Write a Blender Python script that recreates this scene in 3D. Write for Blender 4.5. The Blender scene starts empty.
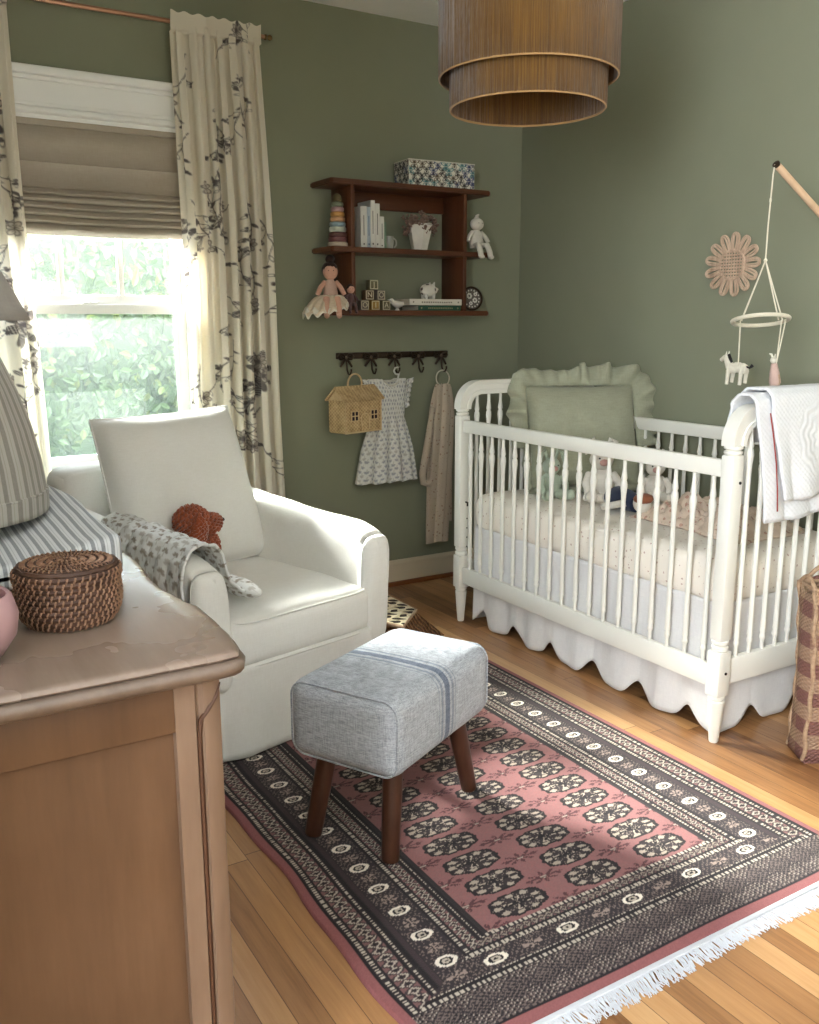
# nursery corner: sage walls, sash window, white armchair, spindle crib, patterned rug
SKY, SUN, SUNANG, SUNDIR, EXPO = 27.0, 68., 16, (.38, -1, -.68), 0.46
SIDE, REAR_FILL = 100., 18.
import bpy, bmesh, math, random
import numpy as np
from mathutils import Vector, Matrix, noise
random.seed(7); RNG = np.random.default_rng(11)
SC = bpy.context.scene; COL = SC.collection
PI = math.pi; sin, cos = math.sin, math.cos
XW, YW, ZC = 2.90, 3.725, 2.545          # right wall, window wall, ceiling

def lin(c):
    return tuple(((v/255.)/12.92 if v/255. <= .04045 else ((v/255.+.055)/1.055)**2.4) for v in c)

# ------------------------------------------------------------------ node helpers
class S:
    def __init__(s, t, k): s.t, s.k = t, k
    def _m(s, op, *a, clamp=False):
        n = s.t.nodes.new('ShaderNodeMath'); n.operation = op; n.use_clamp = clamp
        for i, v in enumerate((s,)+a):
            if isinstance(v, S): s.t.links.new(v.k, n.inputs[i])
            else: n.inputs[i].default_value = v
        return S(s.t, n.outputs[0])
    def __add__(s, o): return s._m('ADD', o)
    def __sub__(s, o): return s._m('SUBTRACT', o)
    def __mul__(s, o): return s._m('MULTIPLY', o)
    def __truediv__(s, o): return s._m('DIVIDE', o)
    def f(s, op, *a, **k): return s._m(op, *a, **k)
class Mat:
    def __init__(s, name, rough=.6, metal=0., spec=.5):
        s.m = bpy.data.materials.new(name); s.m.use_nodes = True; s.t = s.m.node_tree
        s.b = s.t.nodes['Principled BSDF']; s.out = s.t.nodes['Material Output']
        s.b.inputs['Roughness'].default_value = rough; s.b.inputs['Metallic'].default_value = metal
        s.b.inputs['Specular IOR Level'].default_value = spec
    def n(s, typ, **kw):
        n = s.t.nodes.new(typ)
        for k, v in kw.items(): setattr(n, k, v)
        return n
    def link(s, a, b): s.t.links.new(a.k if isinstance(a, S) else a, b)
    def coord(s, kind='Object', scale=(1,1,1)):
        c = s.n('ShaderNodeTexCoord'); mp = s.n('ShaderNodeMapping'); mp.inputs['Scale'].default_value = scale
        s.link(c.outputs[kind], mp.inputs['Vector']); return mp.outputs['Vector']
    def pos(s):
        g = s.n('ShaderNodeNewGeometry'); x = s.n('ShaderNodeSeparateXYZ'); s.link(g.outputs['Position'], x.inputs[0])
        return [S(s.t, x.outputs[i]) for i in range(3)]
    def xyz(s, kind='Object'):
        c = s.n('ShaderNodeTexCoord'); x = s.n('ShaderNodeSeparateXYZ'); s.link(c.outputs[kind], x.inputs[0])
        return [S(s.t, x.outputs[i]) for i in range(3)]
    def comb(s, *a):
        n = s.n('ShaderNodeCombineXYZ')
        for i, v in enumerate(a):
            if isinstance(v, S): s.link(v, n.inputs[i])
            else: n.inputs[i].default_value = v
        return n.outputs[0]
    def noise(s, vec, scale, detail=3, rough=.55, dim='3D'):
        n = s.n('ShaderNodeTexNoise', noise_dimensions=dim); s.link(vec, n.inputs['Vector'])
        n.inputs['Scale'].default_value = scale; n.inputs['Detail'].default_value = detail; n.inputs['Roughness'].default_value = rough
        return S(s.t, n.outputs['Fac'])
    def voro(s, vec, scale, feature='F1'):
        n = s.n('ShaderNodeTexVoronoi', feature=feature); s.link(vec, n.inputs['Vector']); n.inputs['Scale'].default_value = scale
        return S(s.t, n.outputs['Distance']), n
    def white(s, vec):
        n = s.n('ShaderNodeTexWhiteNoise', noise_dimensions='3D'); s.link(vec, n.inputs['Vector']); return S(s.t, n.outputs['Value'])
    def ramp(s, fac, stops):
        n = s.n('ShaderNodeValToRGB'); s.link(fac, n.inputs[0]); e = n.color_ramp.elements
        while len(e) < len(stops): e.new(.5)
        for i, (p, c) in enumerate(stops): e[i].position = p; e[i].color = (*lin(c), 1)
        return n.outputs[0]
    def mix(s, fac, a, b, mode='MIX'):
        n = s.n('ShaderNodeMix', data_type='RGBA', blend_type=mode)
        if isinstance(fac, S): s.link(fac, n.inputs[0])
        else: n.inputs[0].default_value = fac
        for i, v in ((6, a), (7, b)):
            if isinstance(v, tuple): n.inputs[i].default_value = (*lin(v), 1)
            else: s.link(v, n.inputs[i])
        return n.outputs[2]
    def color(s, c):
        if isinstance(c, tuple): s.b.inputs['Base Color'].default_value = (*lin(c), 1)
        else: s.link(c, s.b.inputs['Base Color'])
    def bump(s, h, strength=.3, dist=.002):
        n = s.n('ShaderNodeBump'); n.inputs['Strength'].default_value = strength; n.inputs['Distance'].default_value = dist
        s.link(h, n.inputs['Height']); s.link(n.outputs[0], s.b.inputs['Normal'])
    def sheen(s, w=.3): s.b.inputs['Sheen Weight'].default_value = w; s.b.inputs['Sheen Roughness'].default_value = .5
    def translucent(s, f, col):
        tr = s.n('ShaderNodeBsdfTranslucent'); mx = s.n('ShaderNodeMixShader'); mx.inputs[0].default_value = f
        if isinstance(col, tuple): tr.inputs[0].default_value = (*lin(col), 1)
        else: s.link(col, tr.inputs[0])
        s.link(s.b.outputs[0], mx.inputs[1]); s.link(tr.outputs[0], mx.inputs[2]); s.link(mx.outputs[0], s.out.inputs[0])

def paint(name, c, rough=.5, var=.03, bump=.08, spec=.4):
    m = Mat(name, rough, spec=spec); v = m.coord(); f = m.noise(v, 6, 4)
    d = tuple(x*(1-var*2) for x in c); m.color(m.mix(f, d, c)); m.bump(m.noise(v, 180, 2), bump, .0005); return m.m
def fabric(name, c, c2=None, scale=260, bump=.35, rough=.95, big=5, sheen=.15):
    m = Mat(name, rough, spec=.15); v = m.coord(); c2 = c2 or tuple(x*.9 for x in c)
    a = m.noise(m.coord(scale=(1, 1, .12)), scale, 2); b = m.noise(m.coord(scale=(.12, .12, 1)), scale, 2)
    w = (a+b)*.5; lo = m.noise(v, big, 3)
    m.color(m.mix((w*.65+lo*.35).f('SUBTRACT', .25).f('MULTIPLY', 2, clamp=True), c2, c)); m.bump(w, bump, .001); m.sheen(sheen); return m.m
def wood(name, c1, c2, c3=None, axis='x', scale=9, rough=.45, spec=.4, kind='Object'):
    m = Mat(name, rough, spec=spec); st = {'x': (.09, 1, 1), 'y': (1, .09, 1), 'z': (1, 1, .09)}[axis]
    v = m.coord(kind, st); n1 = m.noise(v, scale, 5, .6); n2 = m.noise(v, scale*9, 2)
    f = (n1*.8+n2*.25); stops = [(.3, c1), (.6, c2)]
    if c3: stops.append((.8, c3))
    m.color(m.ramp(f, stops)); m.bump(n2, .15, .0008); return m.m
def dots(name, base, dot, scale=28, size=.28, bump=.25, second=None):
    m = Mat(name, .95, spec=.15); v = m.coord(); d, n = m.voro(v, scale); nz = m.noise(v, scale*4, 2)
    f = (d+(nz-.5)*.25).f('LESS_THAN', size)
    w = m.noise(v, 260, 2); col = m.mix(f*.85, base, dot)
    if second:
        d2, _ = m.voro(m.coord(scale=(1.3, 1.3, 1.3)), scale*1.3); col = m.mix(d2.f('LESS_THAN', size*.6)*.8, col, second)
    m.color(col); m.bump(w, bump, .001); m.sheen(.15); return m.m
def glossy(name, c, rough=.2, spec=.5, metal=0.): 
    m = Mat(name, rough, metal, spec); f = m.noise(m.coord(), 25, 3); m.color(m.mix(f, tuple(x*.9 for x in c), c)); return m.m
def attr(name, rough=.95, bump=.3, scale=300, trans=0., sheen=.1):
    m = Mat(name, rough, spec=.12); a = m.n('ShaderNodeAttribute', attribute_name='Col')
    m.color(a.outputs['Color']); m.bump(m.noise(m.coord(), scale, 2), bump, .001); m.sheen(sheen)
    if trans: m.translucent(trans, a.outputs['Color'])
    return m.m

# ------------------------------------------------------------------ object helpers
MW = {}
def setp(o, label=None, cat=None, group=None, kind=None):
    if label: o['label'] = label
    if cat: o['category'] = cat
    if group: o['group'] = group
    if kind: o['kind'] = kind
    return o
def thing(name, label, cat, loc=(0,0,0), rz=0., group=None, kind=None):
    o = bpy.data.objects.new(name, None); COL.objects.link(o); o.empty_display_size = .05
    o.location = loc; o.rotation_euler = (0, 0, rz); MW[o.name] = Matrix.Translation(loc) @ Matrix.Rotation(rz, 4, 'Z')
    return setp(o, label, cat, group, kind)
class MB:
    """collects shapes into one mesh"""
    def __init__(s): s.v, s.f, s.c = [], [], None
    def add(s, V, F, M=None):
        b = len(s.v)
        if M is not None: V = [M @ Vector(p) for p in V]
        s.v += [tuple(p) for p in V]; s.f += [tuple(i+b for i in f) for f in F]; return s
    def box(s, lo, hi, bev=0., M=None, seg=2):
        lo, hi = [min(a, b) for a, b in zip(lo, hi)], [max(a, b) for a, b in zip(lo, hi)]
        bm = bmesh.new(); bmesh.ops.create_cube(bm, size=1)
        for v in bm.verts: v.co = Vector([(lo[i]+hi[i])/2+v.co[i]*(hi[i]-lo[i]) for i in range(3)])
        if bev: bmesh.ops.bevel(bm, geom=list(bm.edges), offset=min(bev, .49*min(hi[i]-lo[i] for i in range(3))), segments=seg, affect='EDGES', profile=.5)
        return s.bm(bm, M)
    def bm(s, bm, M=None):
        bm.verts.index_update(); s.add([v.co.copy() for v in bm.verts], [[v.index for v in f.verts] for f in bm.faces], M); bm.free(); return s
    def lathe(s, prof, seg=24, M=None, cap=True, squash=None):
        V, F = [], []; n = len(prof)
        for r, z in prof:
            for k in range(seg):
                a = 2*PI*k/seg; V.append((max(r, 1e-5)*cos(a), max(r, 1e-5)*sin(a), z))
        for i in range(n-1):
            for k in range(seg):
                k2 = (k+1) % seg; F.append((i*seg+k, i*seg+k2, (i+1)*seg+k2, (i+1)*seg+k))
        if cap: F += [tuple(range(seg))[::-1], tuple((n-1)*seg+k for k in range(seg))]
        return s.add(V, F, M)
    def tube(s, pts, r, seg=8, closed=False, flat=1., M=None):
        pts = [Vector(p) for p in pts]; n = len(pts); R = r if isinstance(r, (list, tuple)) else [r]*n
        V, F = [], []; up = None
        for i in range(n):
            a = pts[(i-1) % n] if closed or i else pts[i]; b = pts[(i+1) % n] if closed or i < n-1 else pts[i]
            t = (b-a).normalized() if (b-a).length > 1e-9 else Vector((0, 0, 1))
            if up is None: up = t.orthogonal().normalized()
            up = (up-t*up.dot(t)); up = up.normalized() if up.length > 1e-6 else t.orthogonal().normalized()
            w = t.cross(up)
            for k in range(seg):
                q = 2*PI*k/seg; V.append(pts[i]+up*cos(q)*R[i]+w*sin(q)*R[i]*flat)
        for i in range(n if closed else n-1):
            for k in range(seg):
                k2 = (k+1) % seg; j = (i+1) % n; F.append((i*seg+k, i*seg+k2, j*seg+k2, j*seg+k))
        if not closed: F += [tuple(range(seg))[::-1], tuple((n-1)*seg+k for k in range(seg))]
        return s.add(V, F, M)
    def ell(s, c, r, sub=2, M=None, rot=None, wob=0., ws=20):
        bm = bmesh.new(); bmesh.ops.create_icosphere(bm, subdivisions=sub, radius=1)
        r = (r, r, r) if isinstance(r, (int, float)) else r
        for v in bm.verts:
            p = Vector([v.co[i]*r[i] for i in range(3)])
            if wob: p *= 1+wob*noise.noise(p*ws+Vector(c)*7)
            if rot: p = rot @ p
            v.co = p+Vector(c)
        return s.bm(bm, M)
    def grid(s, fn, nu, nv, closed_u=False):
        V = [fn(i/(nu if closed_u else nu-1), j/(nv-1)) for j in range(nv) for i in range(nu)]
        F = []
        for j in range(nv-1):
            for i in range(nu if closed_u else nu-1):
                i2 = (i+1) % nu; F.append((j*nu+i, j*nu+i2, (j+1)*nu+i2, (j+1)*nu+i))
        return s.add(V, F)
    def prism(s, outline, z0, z1, M=None, bev=0.):
        n = len(outline); bm = bmesh.new()
        a = [bm.verts.new((x, y, z0)) for x, y in outline]; b = [bm.verts.new((x, y, z1)) for x, y in outline]
        bm.faces.new(a[::-1]); bm.faces.new(b)
        for i in range(n): bm.faces.new((a[i], a[(i+1) % n], b[(i+1) % n], b[i]))
        if bev:
            bmesh.ops.bevel(bm, geom=[e for e in bm.edges if abs(e.verts[0].co.z-e.verts[1].co.z) < 1e-6], offset=bev, segments=2, affect='EDGES')
        return s.bm(bm, M)
    def rbox(s, size, r, n=(8, 8, 8), fn=None, M=None):
        """rounded box centred at the origin, fn displaces (p, unit coords)"""
        h = [x/2 for x in size]; V, F, idx = [], [], {}
        def vid(p):
            k = tuple(round(q, 5) for q in p)
            if k not in idx:
                idx[k] = len(V); inner = [max(-(h[i]-r), min(h[i]-r, p[i]*h[i])) for i in range(3)]
                d = Vector([p[i]*h[i]-inner[i] for i in range(3)])
                q = Vector(inner)+(d.normalized()*r if d.length > 1e-9 else Vector())
                V.append(fn(q, p) if fn else q)
            return idx[k]
        for ax in range(3):
            a, b = (ax+1) % 3, (ax+2) % 3
            def ticks(i):
                e = min(.9, r/h[i]); k = 4; inn = [-1+e+(2-2*e)*t/n[i] for t in range(n[i]+1)]
                ed = [-1+e*(1-cos(PI/2*t/k))*1. for t in range(k)]; return ed+inn+[-x for x in ed[::-1]]
            ta, tb = ticks(a), ticks(b)
            for sg in (-1, 1):
                for i in range(len(ta)-1):
                    for j in range(len(tb)-1):
                        q = []
                        for (x, y) in ((ta[i], tb[j]), (ta[i+1], tb[j]), (ta[i+1], tb[j+1]), (ta[i], tb[j+1])):
                            p = [0, 0, 0]; p[ax] = sg; p[a] = x; p[b] = y; q.append(vid(p))
                        if len(set(q)) == 4: F.append(tuple(q) if sg > 0 else tuple(q[::-1]))
        return s.add(V, F, M)
    def build(s, name, mat, parent=None, world=False, smooth=True, ang=40, label=None, cat=None, group=None, kind=None, solid=0., sub=0):
        V = s.v
        if world and parent is not None and parent.name in MW:
            I = MW[parent.name].inverted(); V = [tuple(I @ Vector(p)) for p in V]
        me = bpy.data.meshes.new(name); me.from_pydata(V, [], s.f); me.validate(); me.update()
        if s.c is not None:
            at = me.color_attributes.new('Col', 'FLOAT_COLOR', 'POINT')
            buf = np.ones((len(V), 4), np.float32); buf[:, :3] = s.c; at.data.foreach_set('color', buf.ravel())
        me.materials.append(mat.m if isinstance(mat, Mat) else mat)
        if smooth:
            me.polygons.foreach_set('use_smooth', [True]*len(me.polygons))
            try: me.set_sharp_from_angle(angle=math.radians(ang))
            except Exception: pass
        o = bpy.data.objects.new(name, me); COL.objects.link(o)
        if parent is not None:
            o.parent = parent
            if parent.name in MW and parent.type != 'EMPTY' and world: pass
            MW[o.name] = MW.get(parent.name, Matrix.Identity(4))
        if solid:
            md = o.modifiers.new('Solidify', 'SOLIDIFY'); md.thickness = solid; md.offset = 0
        if sub:
            md = o.modifiers.new('Subdivision', 'SUBSURF'); md.levels = sub; md.render_levels = sub
        return setp(o, label, cat, group, kind)
def kids(o): return [c for c in COL.objects if c.parent == o]
def copy_tree(o, parent=None):
    c = o.copy(); COL.objects.link(c); c.parent = parent; MW[c.name] = MW.get(o.name, Matrix.Identity(4))
    for ch in kids(o):
        if ch != c: copy_tree(ch, c)
    return c
def rotT(loc, rx=0, ry=0, rz=0):
    return Matrix.Translation(loc) @ Matrix.Rotation(rz, 4, 'Z') @ Matrix.Rotation(ry, 4, 'Y') @ Matrix.Rotation(rx, 4, 'X')
def fbm(p, s, o=3):
    v, a, t = 0., 1., 0.
    for _ in range(o): v += a*noise.noise(Vector(p)*s); t += a; a *= .5; s *= 2.1
    return v/t
def text_mesh(body, size, depth=.0004):
    cu = bpy.data.curves.new('txt', 'FONT'); cu.body = body; cu.size = size; cu.extrude = depth; cu.align_x = 'CENTER'; cu.align_y = 'CENTER'
    o = bpy.data.objects.new('txt', cu); COL.objects.link(o)
    dg = bpy.context.evaluated_depsgraph_get(); me = o.evaluated_get(dg).to_mesh()
    V = [v.co.copy() for v in me.vertices]; F = [tuple(p.vertices) for p in me.polygons]
    o.evaluated_get(dg).to_mesh_clear(); bpy.data.objects.remove(o); bpy.data.curves.remove(cu); return V, F

def motifs(w, h, sp, r0, bg, ink, pale, seed, res=420):
    c = Canvas(w, h, res, bg); r = random.Random(seed); j = 0; y = sp*.4
    while y < h:
        x = sp*(.3+.5*(j % 2))
        while x < w:
            p = (x+r.gauss(0, sp*.05), y+r.gauss(0, sp*.05)); a = r.uniform(-.4, .4); q = ink if r.random() < .8 else pale
            for k in range(5):
                b = a+PI/2+(k-2)*.75; c.ell((p[0]+cos(b)*r0*.55, p[1]+sin(b)*r0*.55), r0*.42, r0*.26, b, q, .85)
            c.line(p, (p[0]-sin(-a)*r0, p[1]-r0*1.1), r0*.3, pale, .8); x += sp
        y += sp*.62; j += 1
    return c
def gridc(mb, fn, nu, nv, cv, W, H):
    mb.grid(fn, nu, nv); U, V = np.meshgrid(np.linspace(0, W, nu), np.linspace(0, H, nv)); mb.c = cv.sample(U, V).reshape(-1, 3); return mb
class Canvas:
    """a flat cloth pattern, painted in metres"""
    def __init__(s, w, h, res, bg):
        s.W, s.H, s.res = int(w*res)+1, int(h*res)+1, res; s.a = np.empty((s.H, s.W, 3), np.float32); s.a[:] = lin(bg)
        s.Y, s.X = np.mgrid[0:s.H, 0:s.W].astype(np.float32)/res
    def win(s, x0, y0, x1, y1):
        i0, i1 = max(0, int(x0*s.res)-1), min(s.W, int(x1*s.res)+2); j0, j1 = max(0, int(y0*s.res)-1), min(s.H, int(y1*s.res)+2)
        return (slice(j0, j1), slice(i0, i1)) if i1 > i0 and j1 > j0 else None
    def put(s, sl, m, col, al=1.):
        m = np.clip(m, 0, 1)[..., None]*al; s.a[sl] = s.a[sl]*(1-m)+np.array(lin(col), np.float32)*m
    def line(s, p, q, w, col, al=1.):
        sl = s.win(min(p[0], q[0])-w, min(p[1], q[1])-w, max(p[0], q[0])+w, max(p[1], q[1])+w)
        if not sl: return
        X, Y = s.X[sl]-p[0], s.Y[sl]-p[1]; dx, dy = q[0]-p[0], q[1]-p[1]; L = dx*dx+dy*dy+1e-9
        t = np.clip((X*dx+Y*dy)/L, 0, 1); d = np.hypot(X-t*dx, Y-t*dy); s.put(sl, (w/2-d)*s.res+.5, col, al)
    def ell(s, c, rx, ry, ang, col, al=1., ring=None, hatch=None):
        R = max(rx, ry); sl = s.win(c[0]-R, c[1]-R, c[0]+R, c[1]+R)
        if not sl: return
        X, Y = s.X[sl]-c[0], s.Y[sl]-c[1]; u = (X*cos(ang)+Y*sin(ang))/rx; v = (-X*sin(ang)+Y*cos(ang))/ry
        r = np.hypot(u, v); m = (1-r)*min(rx, ry)*s.res+.5
        if ring: m = np.minimum(m, (r-(1-ring))*min(rx, ry)*s.res+.5)
        if hatch: m = m*(np.sin(u*hatch) > -.1)
        s.put(sl, m, col, al)
    def sample(s, x, y): 
        i = np.clip((np.asarray(x)*s.res).round().astype(int), 0, s.W-1); j = np.clip((np.asarray(y)*s.res).round().astype(int), 0, s.H-1)
        return s.a[j, i]
# ------------------------------------------------------------------ materials
M_wall = paint('sage_wall_paint', (135, 137, 116), .9, .02, .12, .2)
M_ceil = paint('ceiling_paint', (244, 244, 242), .9)
M_trim = paint('white_trim_paint', (238, 238, 235), .45, .01)
M_base = paint('cream_trim_paint', (205, 192, 168), .5, .01)
M_shoe = wood('shoe_moulding_wood', (92, 52, 26), (120, 70, 36), axis='x')
def floor_mat():
    m = Mat('oak_strip_floor', .34, spec=.45); x, y, z = m.pos(); W = .0575
    u = x/W; row = u.f('FLOOR'); r1 = m.white(m.comb(row, 3.1, 0)); L = y/1.15+r1*7.3; seg = L.f('FLOOR')
    idv = m.comb(row, seg, 5); r2 = m.white(idv); r3 = m.white(m.comb(row, seg, 9))
    gx = u.f('FRACT'); ex = (gx-.5).f('ABSOLUTE'); gy = L.f('FRACT'); ey = (gy-.5).f('ABSOLUTE')
    gap = ex.f('GREATER_THAN', .484).f('MAXIMUM', ey.f('GREATER_THAN', .4988))
    g = m.noise(m.comb(x*1.+r2*11, y*.06+r3*5, 0), 60, 5, .62); g2 = m.noise(m.comb(x+r3*3, y*.03, r2*4), 300, 3)
    f = g*.5+r2*.55+g2*.12-.08
    c = m.ramp(f, [(.18, (104, 66, 38)), (.40, (152, 108, 68)), (.62, (178, 132, 86)), (.85, (198, 156, 110))])
    c = m.mix(gap*.75, c, (62, 34, 16)); m.color(c)
    rr = m.noise(m.comb(x, y, 0), 7, 3)*.22+.24; m.link(rr, m.b.inputs['Roughness'])
    m.bump(g2*.3-gap*1., .25, .0012); m.b.inputs['Coat Weight'].default_value = .25; m.b.inputs['Coat Roughness'].default_value = .25
    return m.m
M_floor = floor_mat()
M_crib = paint('crib_white_paint', (230, 228, 219), .35, .01, .03, .5)
M_white_linen = fabric('white_linen_slipcover', (236, 235, 231), (222, 220, 214), 320, .4, big=4)
M_glassclear = None
def glass(name, tint, milk, tr=(.93, .96, .95)):
    m = Mat(name, .05); t = m.n('ShaderNodeBsdfTransparent'); t.inputs[0].default_value = (*tr, 1)
    g = m.n('ShaderNodeBsdfGlossy'); g.inputs['Roughness'].default_value = .03; g.inputs[0].default_value = (.9, .95, .95, 1)
    d = m.n('ShaderNodeBsdfTranslucent'); d.inputs[0].default_value = (*lin(tint), 1)
    a = m.n('ShaderNodeMixShader'); a.inputs[0].default_value = .05; m.link(t.outputs[0], a.inputs[1]); m.link(g.outputs[0], a.inputs[2])
    b = m.n('ShaderNodeMixShader'); b.inputs[0].default_value = milk; m.link(a.outputs[0], b.inputs[1]); m.link(d.outputs[0], b.inputs[2])
    m.link(b.outputs[0], m.out.inputs[0]); return m.m
M_glass = glass('window_glass', (225, 240, 235), .01); M_hazy = glass('hazy_tinted_glass', (205, 214, 212), .030, (.84, .89, .86))  # milky haze and a dimming tint are mixed into the lower pane
M_copper = glossy('copper', (176, 134, 108), .3, metal=1.); M_brass = glossy('dark_brass', (120, 95, 60), .35, metal=1.)
M_bronze = glossy('oiled_bronze', (62, 48, 36), .45, metal=.6)
M_cherry = wood('cherry_shelf_wood', (60, 33, 20), (94, 54, 32), (114, 70, 43), 'x', 8, .4)
M_cherry_v = wood('cherry_panel_wood', (60, 33, 20), (92, 53, 32), (112, 68, 42), 'z', 8, .4)
M_walnut = wood('walnut_leg_wood', (56, 32, 22), (80, 48, 34), (96, 60, 42), 'z', 12, .4)
M_beech = wood('pale_beech_wood', (196, 160, 128), (216, 184, 152), None, 'z', 12, .5)
M_ceramic = glossy('white_ceramic', (226, 222, 212), .2)
M_black = glossy('black_screw_metal', (30, 28, 26), .4, metal=.5)

def struct(name, mb, mat, **k): return mb.build(name, mat, kind='structure', **k)
XL = -.28
# floor / ceiling / walls -------------------------------------------------------------------
struct('floor', MB().box((-1.35, -1.6, -.06), (XW+.12, YW+.12, 0)), M_floor, smooth=False)
struct('ceiling', MB().box((-1.35, -1.6, ZC), (XW+.12, YW+.12, ZC+.08)), M_ceil, smooth=False)
WX0, WX1, WZ0, WZ1 = .45, 1.22, .68, 1.995
wb = MB()
for lo, hi in (((XL-.1, YW, 0), (WX0, YW+.12, ZC)), ((WX1, YW, 0), (XW+.12, YW+.12, ZC)), ((WX0, YW, 0), (WX1, YW+.12, WZ0)), ((WX0, YW, WZ1), (WX1, YW+.12, ZC))): wb.box(lo, hi)
struct('wall_back', wb, M_wall, smooth=False)
struct('wall_right', MB().box((XW, -1.6, 0), (XW+.12, YW, ZC)), M_wall, smooth=False)
RX0, RX1, RZ0, RZ1 = -.95, .45, 1.05, 2.3          # second window, in the side wall behind the camera (y range, z range)
struct('wall_left', MB().box((XL-.1, .62, 0), (XL, YW, ZC)).box((-1.35, .62, 0), (XL-.1, .72, ZC)), M_wall, smooth=False)
wl = MB()
for lo, hi in (((-1.47, -1.6, 0), (-1.35, RX0, ZC)), ((-1.47, RX1, 0), (-1.35, .72, ZC)), ((-1.47, RX0, 0), (-1.35, RX1, RZ0)), ((-1.47, RX0, RZ1), (-1.35, RX1, ZC))): wl.box(lo, hi)
struct('wall_side', wl, M_wall, smooth=False)
wf = MB(); FX0, FX1, FZ0, FZ1 = .1, 1.9, .85, 2.2     # unseen window opening added for fill, in the wall behind the camera
for lo, hi in (((-1.35, -1.6, 0), (FX0, -1.5, ZC)), ((FX1, -1.6, 0), (XW, -1.5, ZC)), ((FX0, -1.6, 0), (FX1, -1.5, FZ0)), ((FX0, -1.6, FZ1), (FX1, -1.5, ZC))): wf.box(lo, hi)
struct('wall_front', wf, M_wall, smooth=False)
def baseboard(name, a, b, n):
    # a,b on wall at floor; n = into the room
    a, b, n = Vector(a), Vector(b), Vector(n); prof = [(0, .0), (.014, .0), (.014, .098), (.016, .102), (.016, .108), (.008, .120), (0, .122)]
    V = [p+n*d+Vector((0, 0, z)) for p in (a, b) for d, z in prof]; k = len(prof)
    F = [(i, i+1, k+i+1, k+i) for i in range(k-1)]+[tuple(range(k)), tuple(range(2*k-1, k-1, -1))]
    o = struct(name, MB().add(V, F), M_base, smooth=False)
    q = [(.014, 0), (.032, 0), (.030, .010), (.024, .016), (.014, .018)]; V = [p+n*d+Vector((0, 0, z)) for p in (a, b) for d, z in q]; k = 5
    MB().add(V, [(i, (i+1) % k, k+(i+1) % k, k+i) for i in range(k)]+[(0, 1, 2, 3, 4), (9, 8, 7, 6, 5)]).build('shoe_moulding', M_shoe, o, smooth=False, label='dark wooden shoe moulding')
baseboard('baseboard_back', (XL, YW, 0), (XW, YW, 0), (0, -1, 0)); baseboard('baseboard_right', (XW, -1.5, 0), (XW, YW, 0), (-1, 0, 0))
baseboard('baseboard_left', (XL, .72, 0), (XL, YW, 0), (1, 0, 0))
# window_1 -----------------------------------------------------------------------------------
w = thing('window_1', 'white sash window with small upper panes behind the taupe roman blind', 'window', (.835, YW, 0), kind='structure')
fr = MB(); t = .022
fr.box((WX0-.11, YW-t, WZ1), (WX1+.11, YW, WZ1+.125), .002).box((WX0-.13, YW-t-.028, WZ1+.125), (WX1+.13, YW, WZ1+.155), .006).box((WX0-.115, YW-t-.01, WZ1+.110), (WX1+.115, YW, WZ1+.125), .003)
fr.box((WX0-.115, YW-t-.012, WZ1+.002), (WX1+.115, YW, WZ1+.018), .003).box((WX0-.11, YW-t-.006, WZ1+.022), (WX1+.11, YW, WZ1+.036), .003)
for x0, x1 in ((WX0-.10, WX0), (WX1, WX1+.10)): fr.box((x0, YW-t, WZ0), (x1, YW, WZ1), .003)
for x0, x1 in ((WX0, WX0+.014), (WX1-.014, WX1)): fr.box((x0, YW-.002, WZ0), (x1, YW+.12, WZ1))
fr.box((WX0, YW-.002, WZ1-.014), (WX1, YW+.12, WZ1))
fr.build('window_frame', M_trim, w, True)
MB().box((WX0-.13, YW-.06, WZ0-.03), (WX1+.13, YW+.12, WZ0), .006).box((WX0-.1, YW-.018, WZ0-.12), (WX1+.1, YW, WZ0-.03), .003).build('window_sill', M_trim, w, True)
def sash(z0, z1, y, bot, top, st, muntins, glassm, lab):
    x0, x1 = WX0+.012, WX1-.012; m = MB()
    m.box((x0, y, z0), (x0+st, y+.03, z1), .002).box((x1-st, y, z0), (x1, y+.03, z1), .002).box((x0+st-.002, y+.001, z0+.001), (x1-st+.002, y+.029, z0+bot), .002).box((x0+st-.002, y+.001, z1-top), (x1-st+.002, y+.029, z1-.001), .002)
    for xm in muntins: m.box((xm-.011, y+.004, z0+bot), (xm+.011, y+.026, z1-top), .003)
    s_ = m.build('sash', M_trim, w, True, label=lab)
    MB().box((x0+st-.005, y+.013, z0+bot-.005), (x1-st+.005, y+.017, z1-top+.005)).build('pane', glassm, s_, True, smooth=False)
    return s_
s1 = sash(.682, 1.325, YW+.025, .055, .038, .045, (), M_hazy, 'lower window sash with one large hazy pane')
s2 = sash(1.305, 1.982, YW+.062, .055, .05, .035, (.513, .739, .965), M_glass, 'upper window sash divided into tall small panes')
lk = MB().box((.80, YW+.018, 1.325), (.86, YW+.05, 1.334), .003).tube([(.83, YW+.03, 1.334), (.83, YW+.03, 1.345), (.80, YW+.02, 1.347)], .005); lk.build('sash_lock', M_trim, s1, True)
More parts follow.
